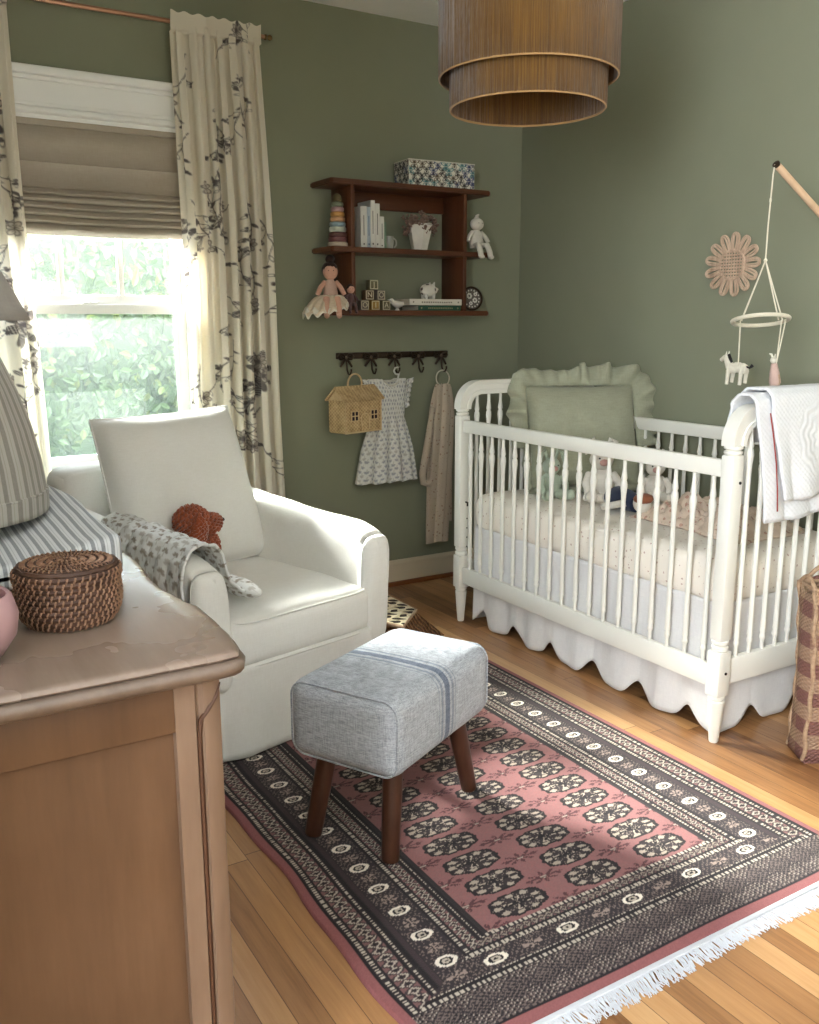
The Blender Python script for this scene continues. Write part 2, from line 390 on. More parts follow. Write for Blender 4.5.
# rear window (behind the camera; lets the second daylight in)
w2 = thing('window_2', 'plain white framed window in the side wall', 'window', (-1.35, (RX0+RX1)/2, 0), kind='structure')
f2 = MB(); ym = (RX0+RX1)/2; zm = (RZ0+RZ1)/2
for lo, hi in (((-1.35, RX0-.09, RZ0-.09), (-1.328, RX0, RZ1+.09)), ((-1.35, RX1, RZ0-.09), (-1.328, RX1+.09, RZ1+.09)), ((-1.35, RX0, RZ1), (-1.328, RX1, RZ1+.09)), ((-1.35, RX0, RZ0-.09), (-1.328, RX1, RZ0)), ((-1.43, ym-.02, RZ0), (-1.40, ym+.02, RZ1)), ((-1.43, RX0, zm-.02), (-1.40, RX1, zm+.02))): f2.box(lo, hi, .003)
f2.build('window_frame', M_trim, w2, True)
MB().box((-1.420, RX0, RZ0), (-1.416, RX1, RZ1)).build('pane', M_glass, w2, True, smooth=False)
w3 = thing('added_fill_window', 'unseen white window frame added around the rear fill light', 'window', ((FX0+FX1)/2, -1.5, 0), kind='structure')  # made-up window that frames the rear fill lamp
f3 = MB(); xm = (FX0+FX1)/2
for lo, hi in (((FX0-.09, -1.5, FZ0-.09), (FX0, -1.478, FZ1+.09)), ((FX1, -1.5, FZ0-.09), (FX1+.09, -1.478, FZ1+.09)), ((FX0, -1.5, FZ1), (FX1, -1.478, FZ1+.09)), ((FX0, -1.5, FZ0-.09), (FX1, -1.478, FZ0)), ((xm-.02, -1.56, FZ0), (xm+.02, -1.53, FZ1))): f3.box(lo, hi, .003)
f3.build('window_frame', M_trim, w3, True)
MB().box((FX0, -1.5995, FZ0), (FX1, -1.594, FZ1)).build('window_shade', fabric('white_roller_shade', (225, 223, 215)), w3, True)  # unseen roller shade closing the added window
# roman blind ---------------------------------------------------------------------------------
M_blind = fabric('taupe_blind_linen', (172, 161, 147), (154, 143, 129), 260, .35, big=4); 
bl = thing('roman_blind', 'taupe linen roman blind gathered in folds over the upper window', 'blind', (.835, YW, WZ1))
pr = [(0, 1.99), (0, 1.90), (0, 1.835), (-.004, 1.832), (0, 1.828), (-.002, 1.80), (-.006, 1.765), (-.014, 1.752), (-.018, 1.744), (-.010, 1.738)]
zz = 1.738
for k, dz in enumerate((.022, .022, .024, .027, .026, .030)):
    o0 = -.012-.003*k
    pr += [(o0, zz-.002), (o0-.014, zz-.30*dz), (o0-.022, zz-.70*dz), (o0-.016, zz-.93*dz), (o0-.002, zz-dz)]; zz -= dz
pr += [(-.02, 1.583), (-.012, 1.579), (-.008, 1.60)]
def bf(u, v):
    k = v*(len(pr)-1); i = min(int(k), len(pr)-2); t_ = k-i; y = pr[i][0]*(1-t_)+pr[i+1][0]*t_; z = pr[i][1]*(1-t_)+pr[i+1][1]*t_
    x = WX0+.016+u*(WX1-WX0-.032); w_ = fbm((x*2, z*9, 1), 2.)*.006*(z < 1.76)
    return (x, YW+.012+y+w_*.6, z+w_*(z < 1.75)+.004*sin(u*PI)*(z < 1.7)*-1)
MB().grid(bf, 60, len(pr)*1).build('blind_panel', M_blind, bl, True, ang=75, solid=.002)
MB().box((WX0+.016, YW+.004, 1.96), (WX1-.016, YW+.02, 1.994), .003).build('head_rail', M_blind, bl, True)

# curtain rod + curtains ------------------------------------------------------------------------
RY = YW-.08
cr = thing('curtain_rod', 'slim copper curtain rod above the window', 'curtain rod', (.83, RY, 2.36))
MB().tube([(.08, RY, 2.357), (1.545, RY, 2.357)], .0085, 12).build('rod', M_copper, cr, True)
for x in (.07, 1.545):
    s_ = 1 if x > 1 else -1
    MB().lathe([(.009, 0), (.011, .002), (.011, .008), (.006, .011), (.009, .016), (.012, .024), (.009, .031), (.001, .034)], 16, rotT((x, RY, 2.357), ry=s_*PI/2)).build('finial', M_brass, cr, True, label='small dark brass end finial')
for x in (.12, 1.515): MB().tube([(x, YW-.004, 2.35), (x, RY, 2.35), (x, RY, 2.345)], .005).lathe([(.018, 0), (.018, .005)], 16, rotT((x, YW-.006, 2.35), rx=-PI/2)).build('bracket', M_brass, cr, True)
def toile(seed, w, h):
    r = random.Random(seed); c = Canvas(w, h, 340, (234, 226, 210)); ink = (92, 84, 82); pale = (142, 134, 128)
    def leaf(p, a, L, fill):
        q = (p[0]+cos(a)*L*.5, p[1]+sin(a)*L*.5)
        if fill > .62: c.ell(q, L*.5, L*.2, a, ink, .95)
        elif fill > .35: c.ell(q, L*.5, L*.22, a, pale, .8); c.ell(q, L*.5, L*.22, a, ink, .9, hatch=26)
        else: c.ell(q, L*.5, L*.2, a, ink, .8, ring=.42)
    def flower(p, R):
        k = r.choice((5, 6, 8))
        for i in range(k):
            a = 2*PI*i/k+r.random()*.3; q = (p[0]+cos(a)*R*.6, p[1]+sin(a)*R*.6); c.ell(q, R*.48, R*.3, a, (190, 178, 165), .7); c.ell(q, R*.48, R*.3, a, ink, .85, ring=.34); c.line(p, q, .003, ink, .7)
        c.ell(p, R*.28, R*.28, 0, ink, .9)
    def umbel(p, a, R):
        for i in range(9):
            b = a+(i-4)*.2; q = (p[0]+cos(b)*R*r.uniform(.7, 1), p[1]+sin(b)*R*r.uniform(.7, 1)); c.line(p, q, .0035, ink, .8)
            for _ in range(3): c.ell((q[0]+r.uniform(-1, 1)*R*.12, q[1]+r.uniform(-1, 1)*R*.12), R*.09, R*.07, r.random()*3, r.choice((ink, pale)), .9)
    def sprig(p, a, L, depth=0):
        n = max(4, int(L/.02)); x, y = p; k = r.uniform(-.9, .9)/n
        for i in range(n):
            q = (x+cos(a)*L/n, y+sin(a)*L/n); c.line((x, y), q, 0.0042 if depth == 0 else .003, ink, .85); a += k+r.uniform(-.12, .12)
            if depth == 0 and i % 3 == 2 and i < n-1: sprig(q, a+r.choice((-1, 1))*r.uniform(.5, 1.), L*r.uniform(.3, .5), 1)
            elif i % 2: leaf(q, a+r.choice((-1, 1))*r.uniform(.5, 1.1), r.uniform(.018, .034), r.random())
            x, y = q
        if depth: 
            for _ in range(3): c.ell((x+r.uniform(-.008, .008), y+r.uniform(-.008, .008)), .006, .005, 0, ink, .9)
        else: (umbel if r.random() < .6 else lambda p_, a_, R_: flower(p_, R_*.6))((x, y), a, r.uniform(.04, .06))
    yy = .1
    row = 0
    while yy < h+.1:
        xx = .06+(row % 2)*.16
        while xx < w:
            t_ = r.random(); p = (xx+r.uniform(-.05, .05), yy+r.uniform(-.06, .06))
            if (row*7+int(xx*10)) % 5 == 0 and r.random() < .75:   # dark bouquet
                for i in range(9):
                    a = 2*PI*i/9+r.random(); leaf((p[0]+cos(a)*.02, p[1]+sin(a)*.03), a, r.uniform(.05, .085), r.uniform(.4, 1))
                for i in range(3): flower((p[0]+r.uniform(-.03, .03), p[1]+r.uniform(-.04, .04)), r.uniform(.028, .042))
                sprig(p, PI/2+r.uniform(-.5, .5), .15)
            else: sprig(p, r.choice((PI/2, -PI/2, PI/2))+r.uniform(-.8, .8), r.uniform(.16, .26))
            xx += .19
        yy += .15; row += 1
    return c
M_toile = attr('botanical_print_cotton', .95, .25, 300, .28)
def curtain(name, lab, xt0, xt1, xb0, xb1, seed, folds):
    zt, zb = 2.392, .015; H = zt-zb; Wc = (xt1-xt0)*1.55; cv = toile(seed, Wc, H)
    nu, nv = int(Wc*330), int(H*330); o = thing(name, lab, 'curtain', ((xt0+xt1)/2, RY, zb), group='floral curtains at the window'); r = random.Random(seed+50)
    amp = [r.uniform(.6, 1.2) for _ in range(folds+3)]; m = MB()
    us = np.linspace(0, 1, nu); vs = np.linspace(0, 1, nv); U, V = np.meshgrid(us, vs)
    jit = np.interp(U*folds, np.arange(folds+3), np.cumsum([r.uniform(.7, 1.3) for _ in range(folds+3)])); jit = (jit-jit.min())/(jit.max()-jit.min())*folds
    ph = 2*PI*(jit+.06*np.sin(V*3+seed)); A = np.interp(U*folds, np.arange(folds+3), amp)
    hd = np.clip(V*H/.05, 0, 1); amp_y = (.010+.022*np.clip(V*3, 0, 1)*1)*A
    Yd = np.cos(ph)*amp_y*(.55+.45*hd)+.006*np.sin(ph*2.3+V*7); Xs = np.sin(ph*2)*.006*hd
    x0 = xt0+(xb0-xt0)*V; x1 = xt1+(xb1-xt1)*V; X = x0+(x1-x0)*U+Xs+.004*np.sin(V*9+seed)
    Z = zt-V*H+(1-hd)*.004*np.cos(ph); Yp = RY+Yd-.002
    pinch = np.exp(-((Z-2.357)/.010)**2); Yp = RY+(Yp-RY)*(1-.25*pinch)-.004*0
    # sleeve: front cloth passes in front of the rod
    Yp = np.where(Z > 2.325, np.minimum(Yp, RY-.013), Yp)
    P = np.stack([X, Yp, Z], -1).reshape(-1, 3); m.v = [tuple(map(float, p)) for p in P]
    idx = np.arange(nu*nv).reshape(nv, nu); F = np.stack([idx[:-1, :-1], idx[:-1, 1:], idx[1:, 1:], idx[1:, :-1]], -1).reshape(-1, 4); m.f = F.tolist()
    m.c = cv.sample(U*Wc, V*H).reshape(-1, 3)
    m.build('cloth', M_toile, o, True, ang=180)
    return o
curtain('floral_curtain', 'cream botanical print curtain to the right of the window', 1.172, 1.532, 1.19, 1.60, 5, 7)
curtain('floral_curtain', 'cream botanical print curtain at the left edge, beside the pleated shade', .12, .592, .1, .64, 21, 8)

# garden ---------------------------------------------------------------------------------------------
M_soil = paint('garden_soil', (96, 84, 66), .95, .2, .5)
struct('ground', MB().box((-3, YW+.12, -.3), (6, 9, -.1)), M_soil, smooth=False)
def leafmat():
    m = Mat('hedge_leaf', .42, spec=.6); a = m.n('ShaderNodeAttribute', attribute_name='Col'); m.color(a.outputs['Color']); m.translucent(.35, a.outputs['Color']); return m.m
hd = MB(); cols = []; r = random.Random(3)
def leaf(c, n, up, L, W, col):
    s_ = n.cross(up).normalized(); b = len(hd.v); f = n*(L*.12)
    for p in (c-up*L*.5, c+s_*W*.42-up*L*.26+f, c+s_*W*.5+up*L*.02+f, c+s_*W*.34+up*L*.30+f*.6, c+up*L*.52, c-s_*W*.34+up*L*.30+f*.6, c-s_*W*.5+up*L*.02+f, c-s_*W*.42-up*L*.26+f, c-f*.4): hd.v.append(tuple(p)); cols.append(col)
    hd.f.extend([(b+i, b+(i+1) % 8, b+8) for i in range(8)])
for k in range(11000):
    x = r.uniform(-.9, 3.2); z = r.uniform(.0, 1.80); y = 4.62+.20*fbm((x, 0, z), 2.2)+abs(r.gauss(0, .10))
    n = Vector((r.gauss(0, .45), -1, r.gauss(.25, .4))).normalized(); up = Vector((r.gauss(0, .6), -.2, r.gauss(-.4, .8))); up = (up-n*up.dot(n)).normalized()
    g = r.random(); col = lin((46+36*g, 66+38*g, 34+28*g)) if r.random() > .12 else lin((108, 118, 62))
    leaf(Vector((x, y, z)), n, up, r.uniform(.045, .075), r.uniform(.024, .036), col)
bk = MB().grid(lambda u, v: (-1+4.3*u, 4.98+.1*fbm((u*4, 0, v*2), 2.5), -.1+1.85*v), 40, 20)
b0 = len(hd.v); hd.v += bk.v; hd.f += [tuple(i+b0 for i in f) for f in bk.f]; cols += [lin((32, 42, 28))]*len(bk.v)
hd.c = np.array(cols, np.float32)
hg = hd.build('garden_hedge', leafmat(), label='dense pale green leafy hedge outside the window', cat='hedge', kind='stuff', smooth=False)
fl = MB()
for k in range(7):
    a = 2*PI*k/7; fl.ell((.757+cos(a)*.014, 4.50+.004*(k % 2), 1.415+sin(a)*.014), (.013, .007, .013), 1)
fl.ell((.757, 4.49, 1.415), (.009, .007, .009), 1)
fl.build('camellia_blossom', fabric('peach_petals', (226, 150, 128), scale=60), label='single peach blossom in the hedge outside the upper window pane', cat='flower')
# ------------------------------------------------------------------ rug
RX, RYY, RXX, RY2 = .730, 1.108, 1.948, 2.90
def rug():
    W, L, res = RXX-RX, RY2-RYY, 400
    c = Canvas(W, L, res, (136, 84, 84)); X, Y = c.X, c.Y; K = (30, 25, 28); DK = (44, 38, 40); CR = (184, 172, 158); PK = (132, 92, 91)
    h = RNG.random((c.H, c.W)).astype(np.float32)
    def put(m, col, al=1.): c.a[m] = c.a[m]*(1-al)+np.array(lin(col), np.float32)*al
    ds = np.minimum(X, W-X); de = np.minimum(Y, L-Y)-.0
    # distance inside the border for side and end bands; end bands are deeper by the lattice
    e2 = de-.115; side = ds < e2*(.275/.135)
    d = np.where(side, ds, np.maximum(e2, 0)); run = np.where(side, Y, X)
    lat = (de < .13) & (ds > .022)
    put((ds > .022) & (de > .03), DK)
    def dash(a, b, per=.0085, col=CR, m=None):
        q = (d > a) & (d < b) & ~lat & (ds > .022) & (np.sin(2*PI*(run/per+(d-a)*60*0)) > -.1); put(q, col, .92)
    def line(a, b, col=K): put((d > a) & (d < b) & ~lat & (ds > .02) & (de > .03), col)
    def small(a, b, per=.022):
        q = (d > a) & (d < b) & ~lat & (ds > .022)
        u = np.abs(((run/per) % 1)-.5)*2; v = np.abs((d-(a+b)/2)/((b-a)/2)); s_ = u+v
        put(q, (62, 50, 52)); put(q & (s_ < .95) & (s_ > .62), CR, .8); put(q & (s_ < .4), K); put(q & (s_ > 1.35), (122, 86, 85), .8)
    line(.020, .029); dash(.031, .039); line(.041, .046); small(.047, .083); line(.084, .089); dash(.091, .100); line(.102, .108)
    line(.110, .124, (58, 46, 49))
    # oval guard band, centre .162
    for (m, per, org) in ((side, .0925, .224), (~side, .186, .435)):
        t = (run-org)/per; k = np.round(t); u = (t-k)*per; v = d-.162 if m is side else d-.063-.0
        q0 = m & ~lat & (d > (.126 if m is side else .038)) & (d < (.198 if m is side else .09)) & (ds > .022)
        put(q0, (48, 41, 44)); fl = q0 & (((np.sin(run*520)*np.sin(d*480+run*90)) > .55) | (h > .93)); put(fl, (122, 106, 100), .7)
        rr = np.hypot(u/.016, v/.024) if m is side else np.hypot(u/.027, v/.015)
        put(q0 & (rr < 1.), (222, 212, 198)); put(q0 & (rr < .66), K); put(q0 & (rr < .42), CR, .9); put(q0 & (rr < .18), K)
        t2 = t-.5; u2 = (t2-np.round(t2))*per; r2 = np.hypot(u2/.013, v/.02) if m is side else np.hypot(u2/.024, v/.013)
        an = np.arctan2(v, u2); put(q0 & (r2 < 1.) & (np.cos(an*6) > .1), (160, 140, 130), .75)
    line(.200, .206); dash(.208, .216); line(.218, .223); small(.224, .250, .016); line(.251, .256); dash(.258, .265, .0085); line(.267, .272)
    # end section inner bands (side==False) repaint
    q = ~side & (de > .13)
    for a, b in ((.018, .026), (.094, .102), (.128, .135)): put(q & (d > a) & (d < b), (46, 40, 42)); put(q & (d > a) & (d < b) & (np.sin(2*PI*run/.0125) > 0), CR, .92)
    for a, b in ((.013, .017), (.028, .034), (.088, .092), (.104, .107), (.137, .142)): put(q & (d > a) & (d < b), K)
    m_ = q & (d > .108) & (d < .127); u_ = np.abs(((run/.02) % 1)-.5)*2+np.abs((d-.1175)/.0095); put(m_ & (u_ < .95) & (u_ > .5), (150, 136, 124), .8); put(m_ & (u_ > 1.4), (112, 80, 80), .8)
    # lattice band at both ends
    s_ = .0155; a_ = ((X+Y*1.6)/s_) % 1; b_ = ((X-Y*1.6)/s_/1.) % 1
    put(lat & (de > .03), (50, 43, 46)); put(lat & (de > .036) & ((a_ < .22) | (b_ < .2)), (122, 106, 100), .6)
    put(lat & (de > .036) & (np.abs(a_-.6) < .16) & (np.abs(b_-.6) < .2), (24, 20, 22)); put(lat & (de > .036) & (np.abs(a_-.6) < .12) & (np.abs(b_-.25) < .1), CR, .7)
    put((de > .03) & (de < .036) & (ds > .02), K)
    # field
    f = (ds > .283) & (de > .250); put(f, PK); put(f & (h > .8), (136, 82, 82), .5)
    fx, fy = X-(1.345-RX), Y-(1.407-RYY)
    def med(dx, dy, m0):
        an = np.arctan2(dy/.037, dx/.073); rr = (np.abs(dx/.073)**2.5+np.abs(dy/.037)**2.5)**.4/(1+.035*np.cos(an*10))
        m0 = m0 & (rr < 1.03); put(m0 & (rr < 1.), (34, 28, 30)); put(m0 & (rr < .86) & (rr > .60), (168, 155, 141), .9)
        put(m0 & (rr < .86) & (rr > .58) & (np.cos(an*9+.6) > -.1), (44, 37, 39))
        put(m0 & (rr < .60), (50, 42, 44)); put(m0 & (rr < .55) & (rr > .2) & (np.cos(an*4+.4) > .45), (170, 157, 143))
        put(m0 & (rr < .5) & (rr > .3) & (np.cos(an*4+.4) > .8), (40, 34, 36))
        put(m0 & (((np.abs(dx) < .004) & (rr < .6)) | ((np.abs(dy) < .0025) & (rr < .6)) | (rr < .2)), K)
        put(m0 & (h > .9) & (rr < .9), (150, 135, 125), .6)
    kx = np.clip(np.round(fx/.215), -1, 1); ky = np.clip(np.round(fy/.089), 0, 14); med(fx-kx*.215, fy-ky*.089, f)
    gx = fx-.1075; kx = np.clip(np.round(gx/.215), -2, 1); ky = np.round((fy-.0445)/.089); dx = gx-kx*.215; dy = fy-.0445-ky*.089
    an = np.arctan2(dy/.02, dx/.046); rr = np.hypot(dx/.05, dy/.020); m = f & (rr < 1.05) & (rr < .62+.42*np.cos(an*8)) | (f & (np.abs(np.abs(dx)-.040) < .007) & (np.abs(dy) < .006)); put(m & (h < .85), (74, 44, 48), .9); put(f & (rr < .2), CR, .7)
    mm = f & (np.abs(np.abs(dy)) < .0015) & (np.abs(dx) < .055); put(mm, (80, 48, 52), .7)
    # pile: random speckle of the knots
    c.a *= (1+.18*(h-.5))[..., None]
    # mesh
    st = .0029; nu, nv = int(W/st), int(L/st); U, V = np.meshgrid(np.linspace(0, W, nu), np.linspace(0, L, nv)); m = MB()
    wav = np.zeros_like(U)+.0035*np.exp(-U/.03)*np.sin(V*14+1)*1. 
    Xp = RX+U+np.exp(-U/.08)*(.006*np.sin(V*8.5+2)+.003*np.sin(V*21)); Yp = RYY+V+np.exp(-V/.07)*(.004*np.sin(U*11)); Zp = .0085+.0009*np.sin(U*5)*np.sin(V*4)
    edge = np.minimum(np.minimum(U, W-U), np.minimum(V, L-V)); Zp = np.where(edge < .0005, .0005, Zp)
    m.v = np.stack([Xp, Yp, Zp], -1).reshape(-1, 3).tolist(); idx = np.arange(nu*nv).reshape(nv, nu)
    m.f = np.stack([idx[:-1, :-1], idx[:-1, 1:], idx[1:, 1:], idx[1:, :-1]], -1).reshape(-1, 4).tolist(); m.c = c.sample(U, V).reshape(-1, 3)
    mt = attr('knotted_wool_rug', 1., .9, 420, sheen=.10); o = thing('persian_rug', 'dusty pink and charcoal knotted rug with oval medallions and white fringe', 'rug', (RX, RYY, 0))
    m.build('pile', mt, o, True, ang=180)
    M_fr = fabric('white_fringe_cotton', (196, 197, 202), scale=300); 
    for y0, sg in ((RYY, -1), (RY2, 1)):
        fm = MB(); r = random.Random(4)
        fm.box((RX+.004, y0-.006, .001), (RXX-.004, y0+.006, .0092), .002)
        for k in range(560):
            x = RX+.005+(W-.010)*k/559+r.uniform(-.001, .001)
            y1 = y0+.004*sin((x-RX)*11)*(sg < 0); L_ = r.uniform(.036, .050); a = r.gauss(.18*sin(x*9), .20)
            P = [(x, y1, .006), (x+sin(a)*L_*.35, y1+sg*L_*.35, .005), (x+sin(a)*L_*.7+r.gauss(0, .002), y1+sg*L_*.7, .0028), (x+sin(a)*L_+r.gauss(0, .004), y1+sg*L_, .0018)]
            fm.tube(P, [.0014, .0016, .0015, .0011], 5)
        fm.build('fringe', M_fr, o, True, kind='stuff', label='white knotted cotton fringe')
rug()

# ------------------------------------------------------------------ upholstered stool
def stool():
    M = Mat('grain_sack_linen', .95, spec=.15); x, y, z = M.xyz(); v = M.coord()
    a = M.noise(M.coord(scale=(1, 1, .10)), 420, 2, .7); b = M.noise(M.coord(scale=(.10, .10, 1)), 420, 2, .7); b2 = M.noise(M.coord(scale=(1, .1, 1)), 420, 2, .7); wv = (a+b+b2)*.3333
    base = M.ramp((wv-.5)*2.6+.5, [(.1, (124, 126, 132)), (.5, (168, 173, 182)), (.9, (206, 210, 216))])
    blue = M.ramp((wv-.5)*2.6+.5, [(.1, (58, 70, 92)), (.9, (116, 128, 150))])
    u = (x+.006).f('ABSOLUTE'); wide = u.f('LESS_THAN', .011); thin = (u-.026).f('ABSOLUTE').f('LESS_THAN', .0045); faint = (u-.040).f('ABSOLUTE').f('LESS_THAN', .0018)
    s_ = wide*.9+thin*.55+faint*.4; M.color(M.mix(s_, base, blue)); M.bump(wv, .7, .0015); M.sheen(.2)
    o = thing('footstool', 'grey-blue linen footstool with blue grain-sack stripes on four wooden legs', 'stool', (1.093, 1.880, .0102), math.radians(27.5))
    zz = -.0102
    def sag(q, p):
        w = (1-p[0]**2)*(1-p[1]**2); q = Vector(q); q.z += .006*w*(p[2] > .9); 
        q.x += .006*(1-p[1]**2)*(abs(p[0]) > .99)*p[0]*(1-p[2]**2); q.y += .005*(1-p[0]**2)*(abs(p[1]) > .99)*p[1]*(1-p[2]**2)
        q.z += .001*noise.noise(q*22); return q
    mb = MB().rbox((.474, .308, .192), .037, (22, 16, 10), sag, rotT((0, 0, .326+zz)))
    o_ = mb.build('upholstered_seat', M.m, o, ang=180)
    for sx in (-1, 1):
        pts = []; hx, hy, hz, rr = .238, .150, .0915, .039
        for i in range(48):
            t = 2*PI*i/48; cx_ = (hy-rr)*(1 if cos(t) > 0 else -1); cz = (hz-rr)*(1 if sin(t) > 0 else -1); pts.append((sx*(hx-.014), cx_+rr*cos(t), .326+zz+cz+rr*sin(t)))
        MB().tube(pts, .0026, 6, True).build('piping', M.m, o_, ang=180)
    for sx in (-1, 1):
        for sy in (-1, 1):
            tp = Vector((sx*.150, sy*.092, .246+zz)); ft = Vector((sx*.200, sy*.113, 0)); d = tp-ft
            MB().tube([ft, ft+d*.015, ft+d*.5, tp], [.0195, .0215, .0235, .025], 20).build('leg', M_walnut, o)
stool()

# ------------------------------------------------------------------ armchair
TH = math.radians(14); CD = Vector((cos(TH), sin(TH), 0)); CN = Vector((-sin(TH), cos(TH), 0))
CORN = Vector((1.452, 2.553, 0)); CW = .735
CBASE = CORN-CD*CW/2+CN*.42
def wr(q, a=.006, s=7): 
    n = noise.noise_vector(Vector(q)*s); return Vector(q)+n*a
def armchair():
    o = thing('armchair', 'white slipcovered armchair with a big loose back cushion', 'armchair', (CBASE.x, CBASE.y, .0102), TH)
    m = M_white_linen; h = CW/2
    # skirt / base with flare
    def skirt(u, v):
        a = u*2*PI; n_ = 7.; z = .27*(1-v)+.004*1
        cx, sy = cos(a), sin(a); px = (h+.006)*math.copysign(abs(cx)**(2/n_), cx); py = .464*math.copysign(abs(sy)**(2/n_), sy)
        fl = 1+.035*v*v; w_ = .012*v*fbm((px*3, py*3, v), 3.)+.006*v*sin(a*11+2)
        return (px*fl*.985+w_*cx, py*fl*.985+w_*sy, z)
    MB().grid(skirt, 220, 14, True).build('skirt', m, o, ang=180, solid=.004)
    fr = MB().rbox((CW-.03, .80, .20), .04, (12, 12, 6), lambda q, p: wr(q, .004), rotT((0, 0, .165)))
    fr.build('seat_frame', m, o, ang=180)
    # arms: profile swept front to back
    for sx in (-1, 1):
        def arm(u, v, sx=sx):
            # v: 0 front .. 1 back
            t = v; y = -.425+.80*t; top = .595+.012*sin(t*PI*.6)+.055*max(0, t-.3)**1.3+(-.030*(1-min(1, t/.14))**2)
            th = .058; xo = h-.058
            A = u*2*PI; n_ = 3.6
            cz = (top+.20)/2; hz = (top-.20)/2
            X = th*math.copysign(abs(cos(A))**(2/n_), cos(A)); Z = hz*math.copysign(abs(sin(A))**(2/6.), sin(A))
            if Z > 0: X *= 1+.04*(Z/hz)**2
            k = 1.
            lean = .010*(Z/hz)
            p = (sx*(xo+X*k+lean), y, cz+Z*(k*.5+.5)); n = fbm((p[0]*2+sx, p[1]*5, p[2]*5), 2.2)*.006
            return (p[0]+n*cos(A)*sx, p[1]-.012*0, p[2]+n*sin(A))
        ar = MB().grid(lambda u, v: arm(u, v), 56, 40, True); n0 = 56; ar.f.append(tuple(range(n0))); ar.f.append(tuple(range(39*n0, 40*n0)))
        # rounded front: inset rings
        b = len(ar.v); ctr = Vector((sum(ar.v[i][0] for i in range(n0))/n0, -.425, sum(ar.v[i][2] for i in range(n0))/n0)); ar.f.pop(0) if False else None
        ar.f.remove(tuple(range(n0)))
        prev = list(range(n0))
        for k in range(1, 8):
            th_ = PI/2*k/7; ins_ = .034*(1-cos(th_)); dy = -.030*sin(th_); cur = []
            for i in range(n0):
                d = Vector(ar.v[i])-ctr; cur.append(len(ar.v)); sx_ = math.copysign(max(0, abs(d.x)-ins_), d.x); sz_ = math.copysign(max(0, abs(d.z)-ins_), d.z); ar.v.append((ctr.x+sx_, -.425+dy, ctr.z+sz_))
            for i in range(n0): ar.f.append((prev[i], prev[(i+1) % n0], cur[(i+1) % n0], cur[i]))
            prev = cur
        ar.f.append(tuple(prev))
        a_ = ar.build('arm', m, o, ang=180)
        pts = []
        for i in range(40):
            A = PI*(i/39)*1.30-.15*PI; X = .060*math.copysign(abs(cos(A))**(2/3.6), cos(A)); Z = .25*math.copysign(abs(sin(A))**(2/6.), sin(A)) if sin(A) > -.3 else -.2
            pts.append((sx*(h-.058+X*.97), -.428, .335+Z*.95))
    # back
    def bk(q, p):
        q = Vector(q); top = (p[2]+1)/2; q.y += .10*top; q.z += .022*(1-abs(p[0])**3)*(p[2] > .9); return wr(q, .008, 4)
    MB().rbox((CW-.01, .15, .59), .055, (16, 5, 14), bk, rotT((0, .335, .460))).build('backrest', m, o, ang=180)
    # seat cushion
    def sc(q, p):
        q = Vector(q); w_ = (1-abs(p[0])**2.5)*(1-abs(p[1])**2.5); q.z += (.020*w_ if p[2] > 0 else 0); q.y -= .012*(1-p[0]**2)*(p[1] < -.9); return wr(q, .005, 6)
    cu = MB().rbox((.545, .62, .150), .035, (18, 18, 5), sc, rotT((0.012, -.140, .332))).build('seat_cushion', m, o, ang=180)
    for z in (.265, .399):
        P = []
        for i in range(72):
            a = 2*PI*i/72; n_ = 9; P.append((.012+.2670*math.copysign(abs(cos(a))**(2/n_), cos(a)), -.142+.309*math.copysign(abs(sin(a))**(2/n_), sin(a))-.008*max(0, -sin(a)), z))
        MB().tube(P, .0035, 6, True).build('piping', m, cu, ang=180)
    # big back cushion (knife edged)
    def pil(u, v, s):
        x, y = u*2-1, v*2-1; e = max(0, (1-x**4)*(1-y**4)); t = .095*e**.55
        px = x*.276*(1-.03*(1-y*y))*(1-.035*y); pz = y*.278*(1-.030*(1-x*x)*(1 if y > 0 else .3))
        n = fbm((x*2, y*2, s), 1.5)*.010*e+ .004*fbm((x*9, y*3, s*2), 2.)*e
        return Vector((px, s*(t+n), pz))
    mb = MB(); T = rotT((-.002, .205, .676), rx=math.radians(-19), ry=math.radians(-1.5))
    for s in (-1, 1):
        g = MB().grid(lambda u, v: pil(u if s < 0 else 1-u, v, s), 40, 40); mb.add(g.v, g.f, T)
    bc = mb.build('back_cushion', m, o, ang=180)
    sm = []
    for i in range(160):
        t = i/40.; k = int(t); f_ = t-k; u, v = ((f_, 0), (1, f_), (1-f_, 1), (0, 1-f_))[k]; sm.append(T @ pil(u, v, 1))
    MB().tube(sm, .0035, 6, True).build('piping', m, bc, ang=180)
    return o
armchair()
# local chair frame -> world
def CH(x, y, z): return CBASE+CD*x+CN*y+Vector((0, 0, z))

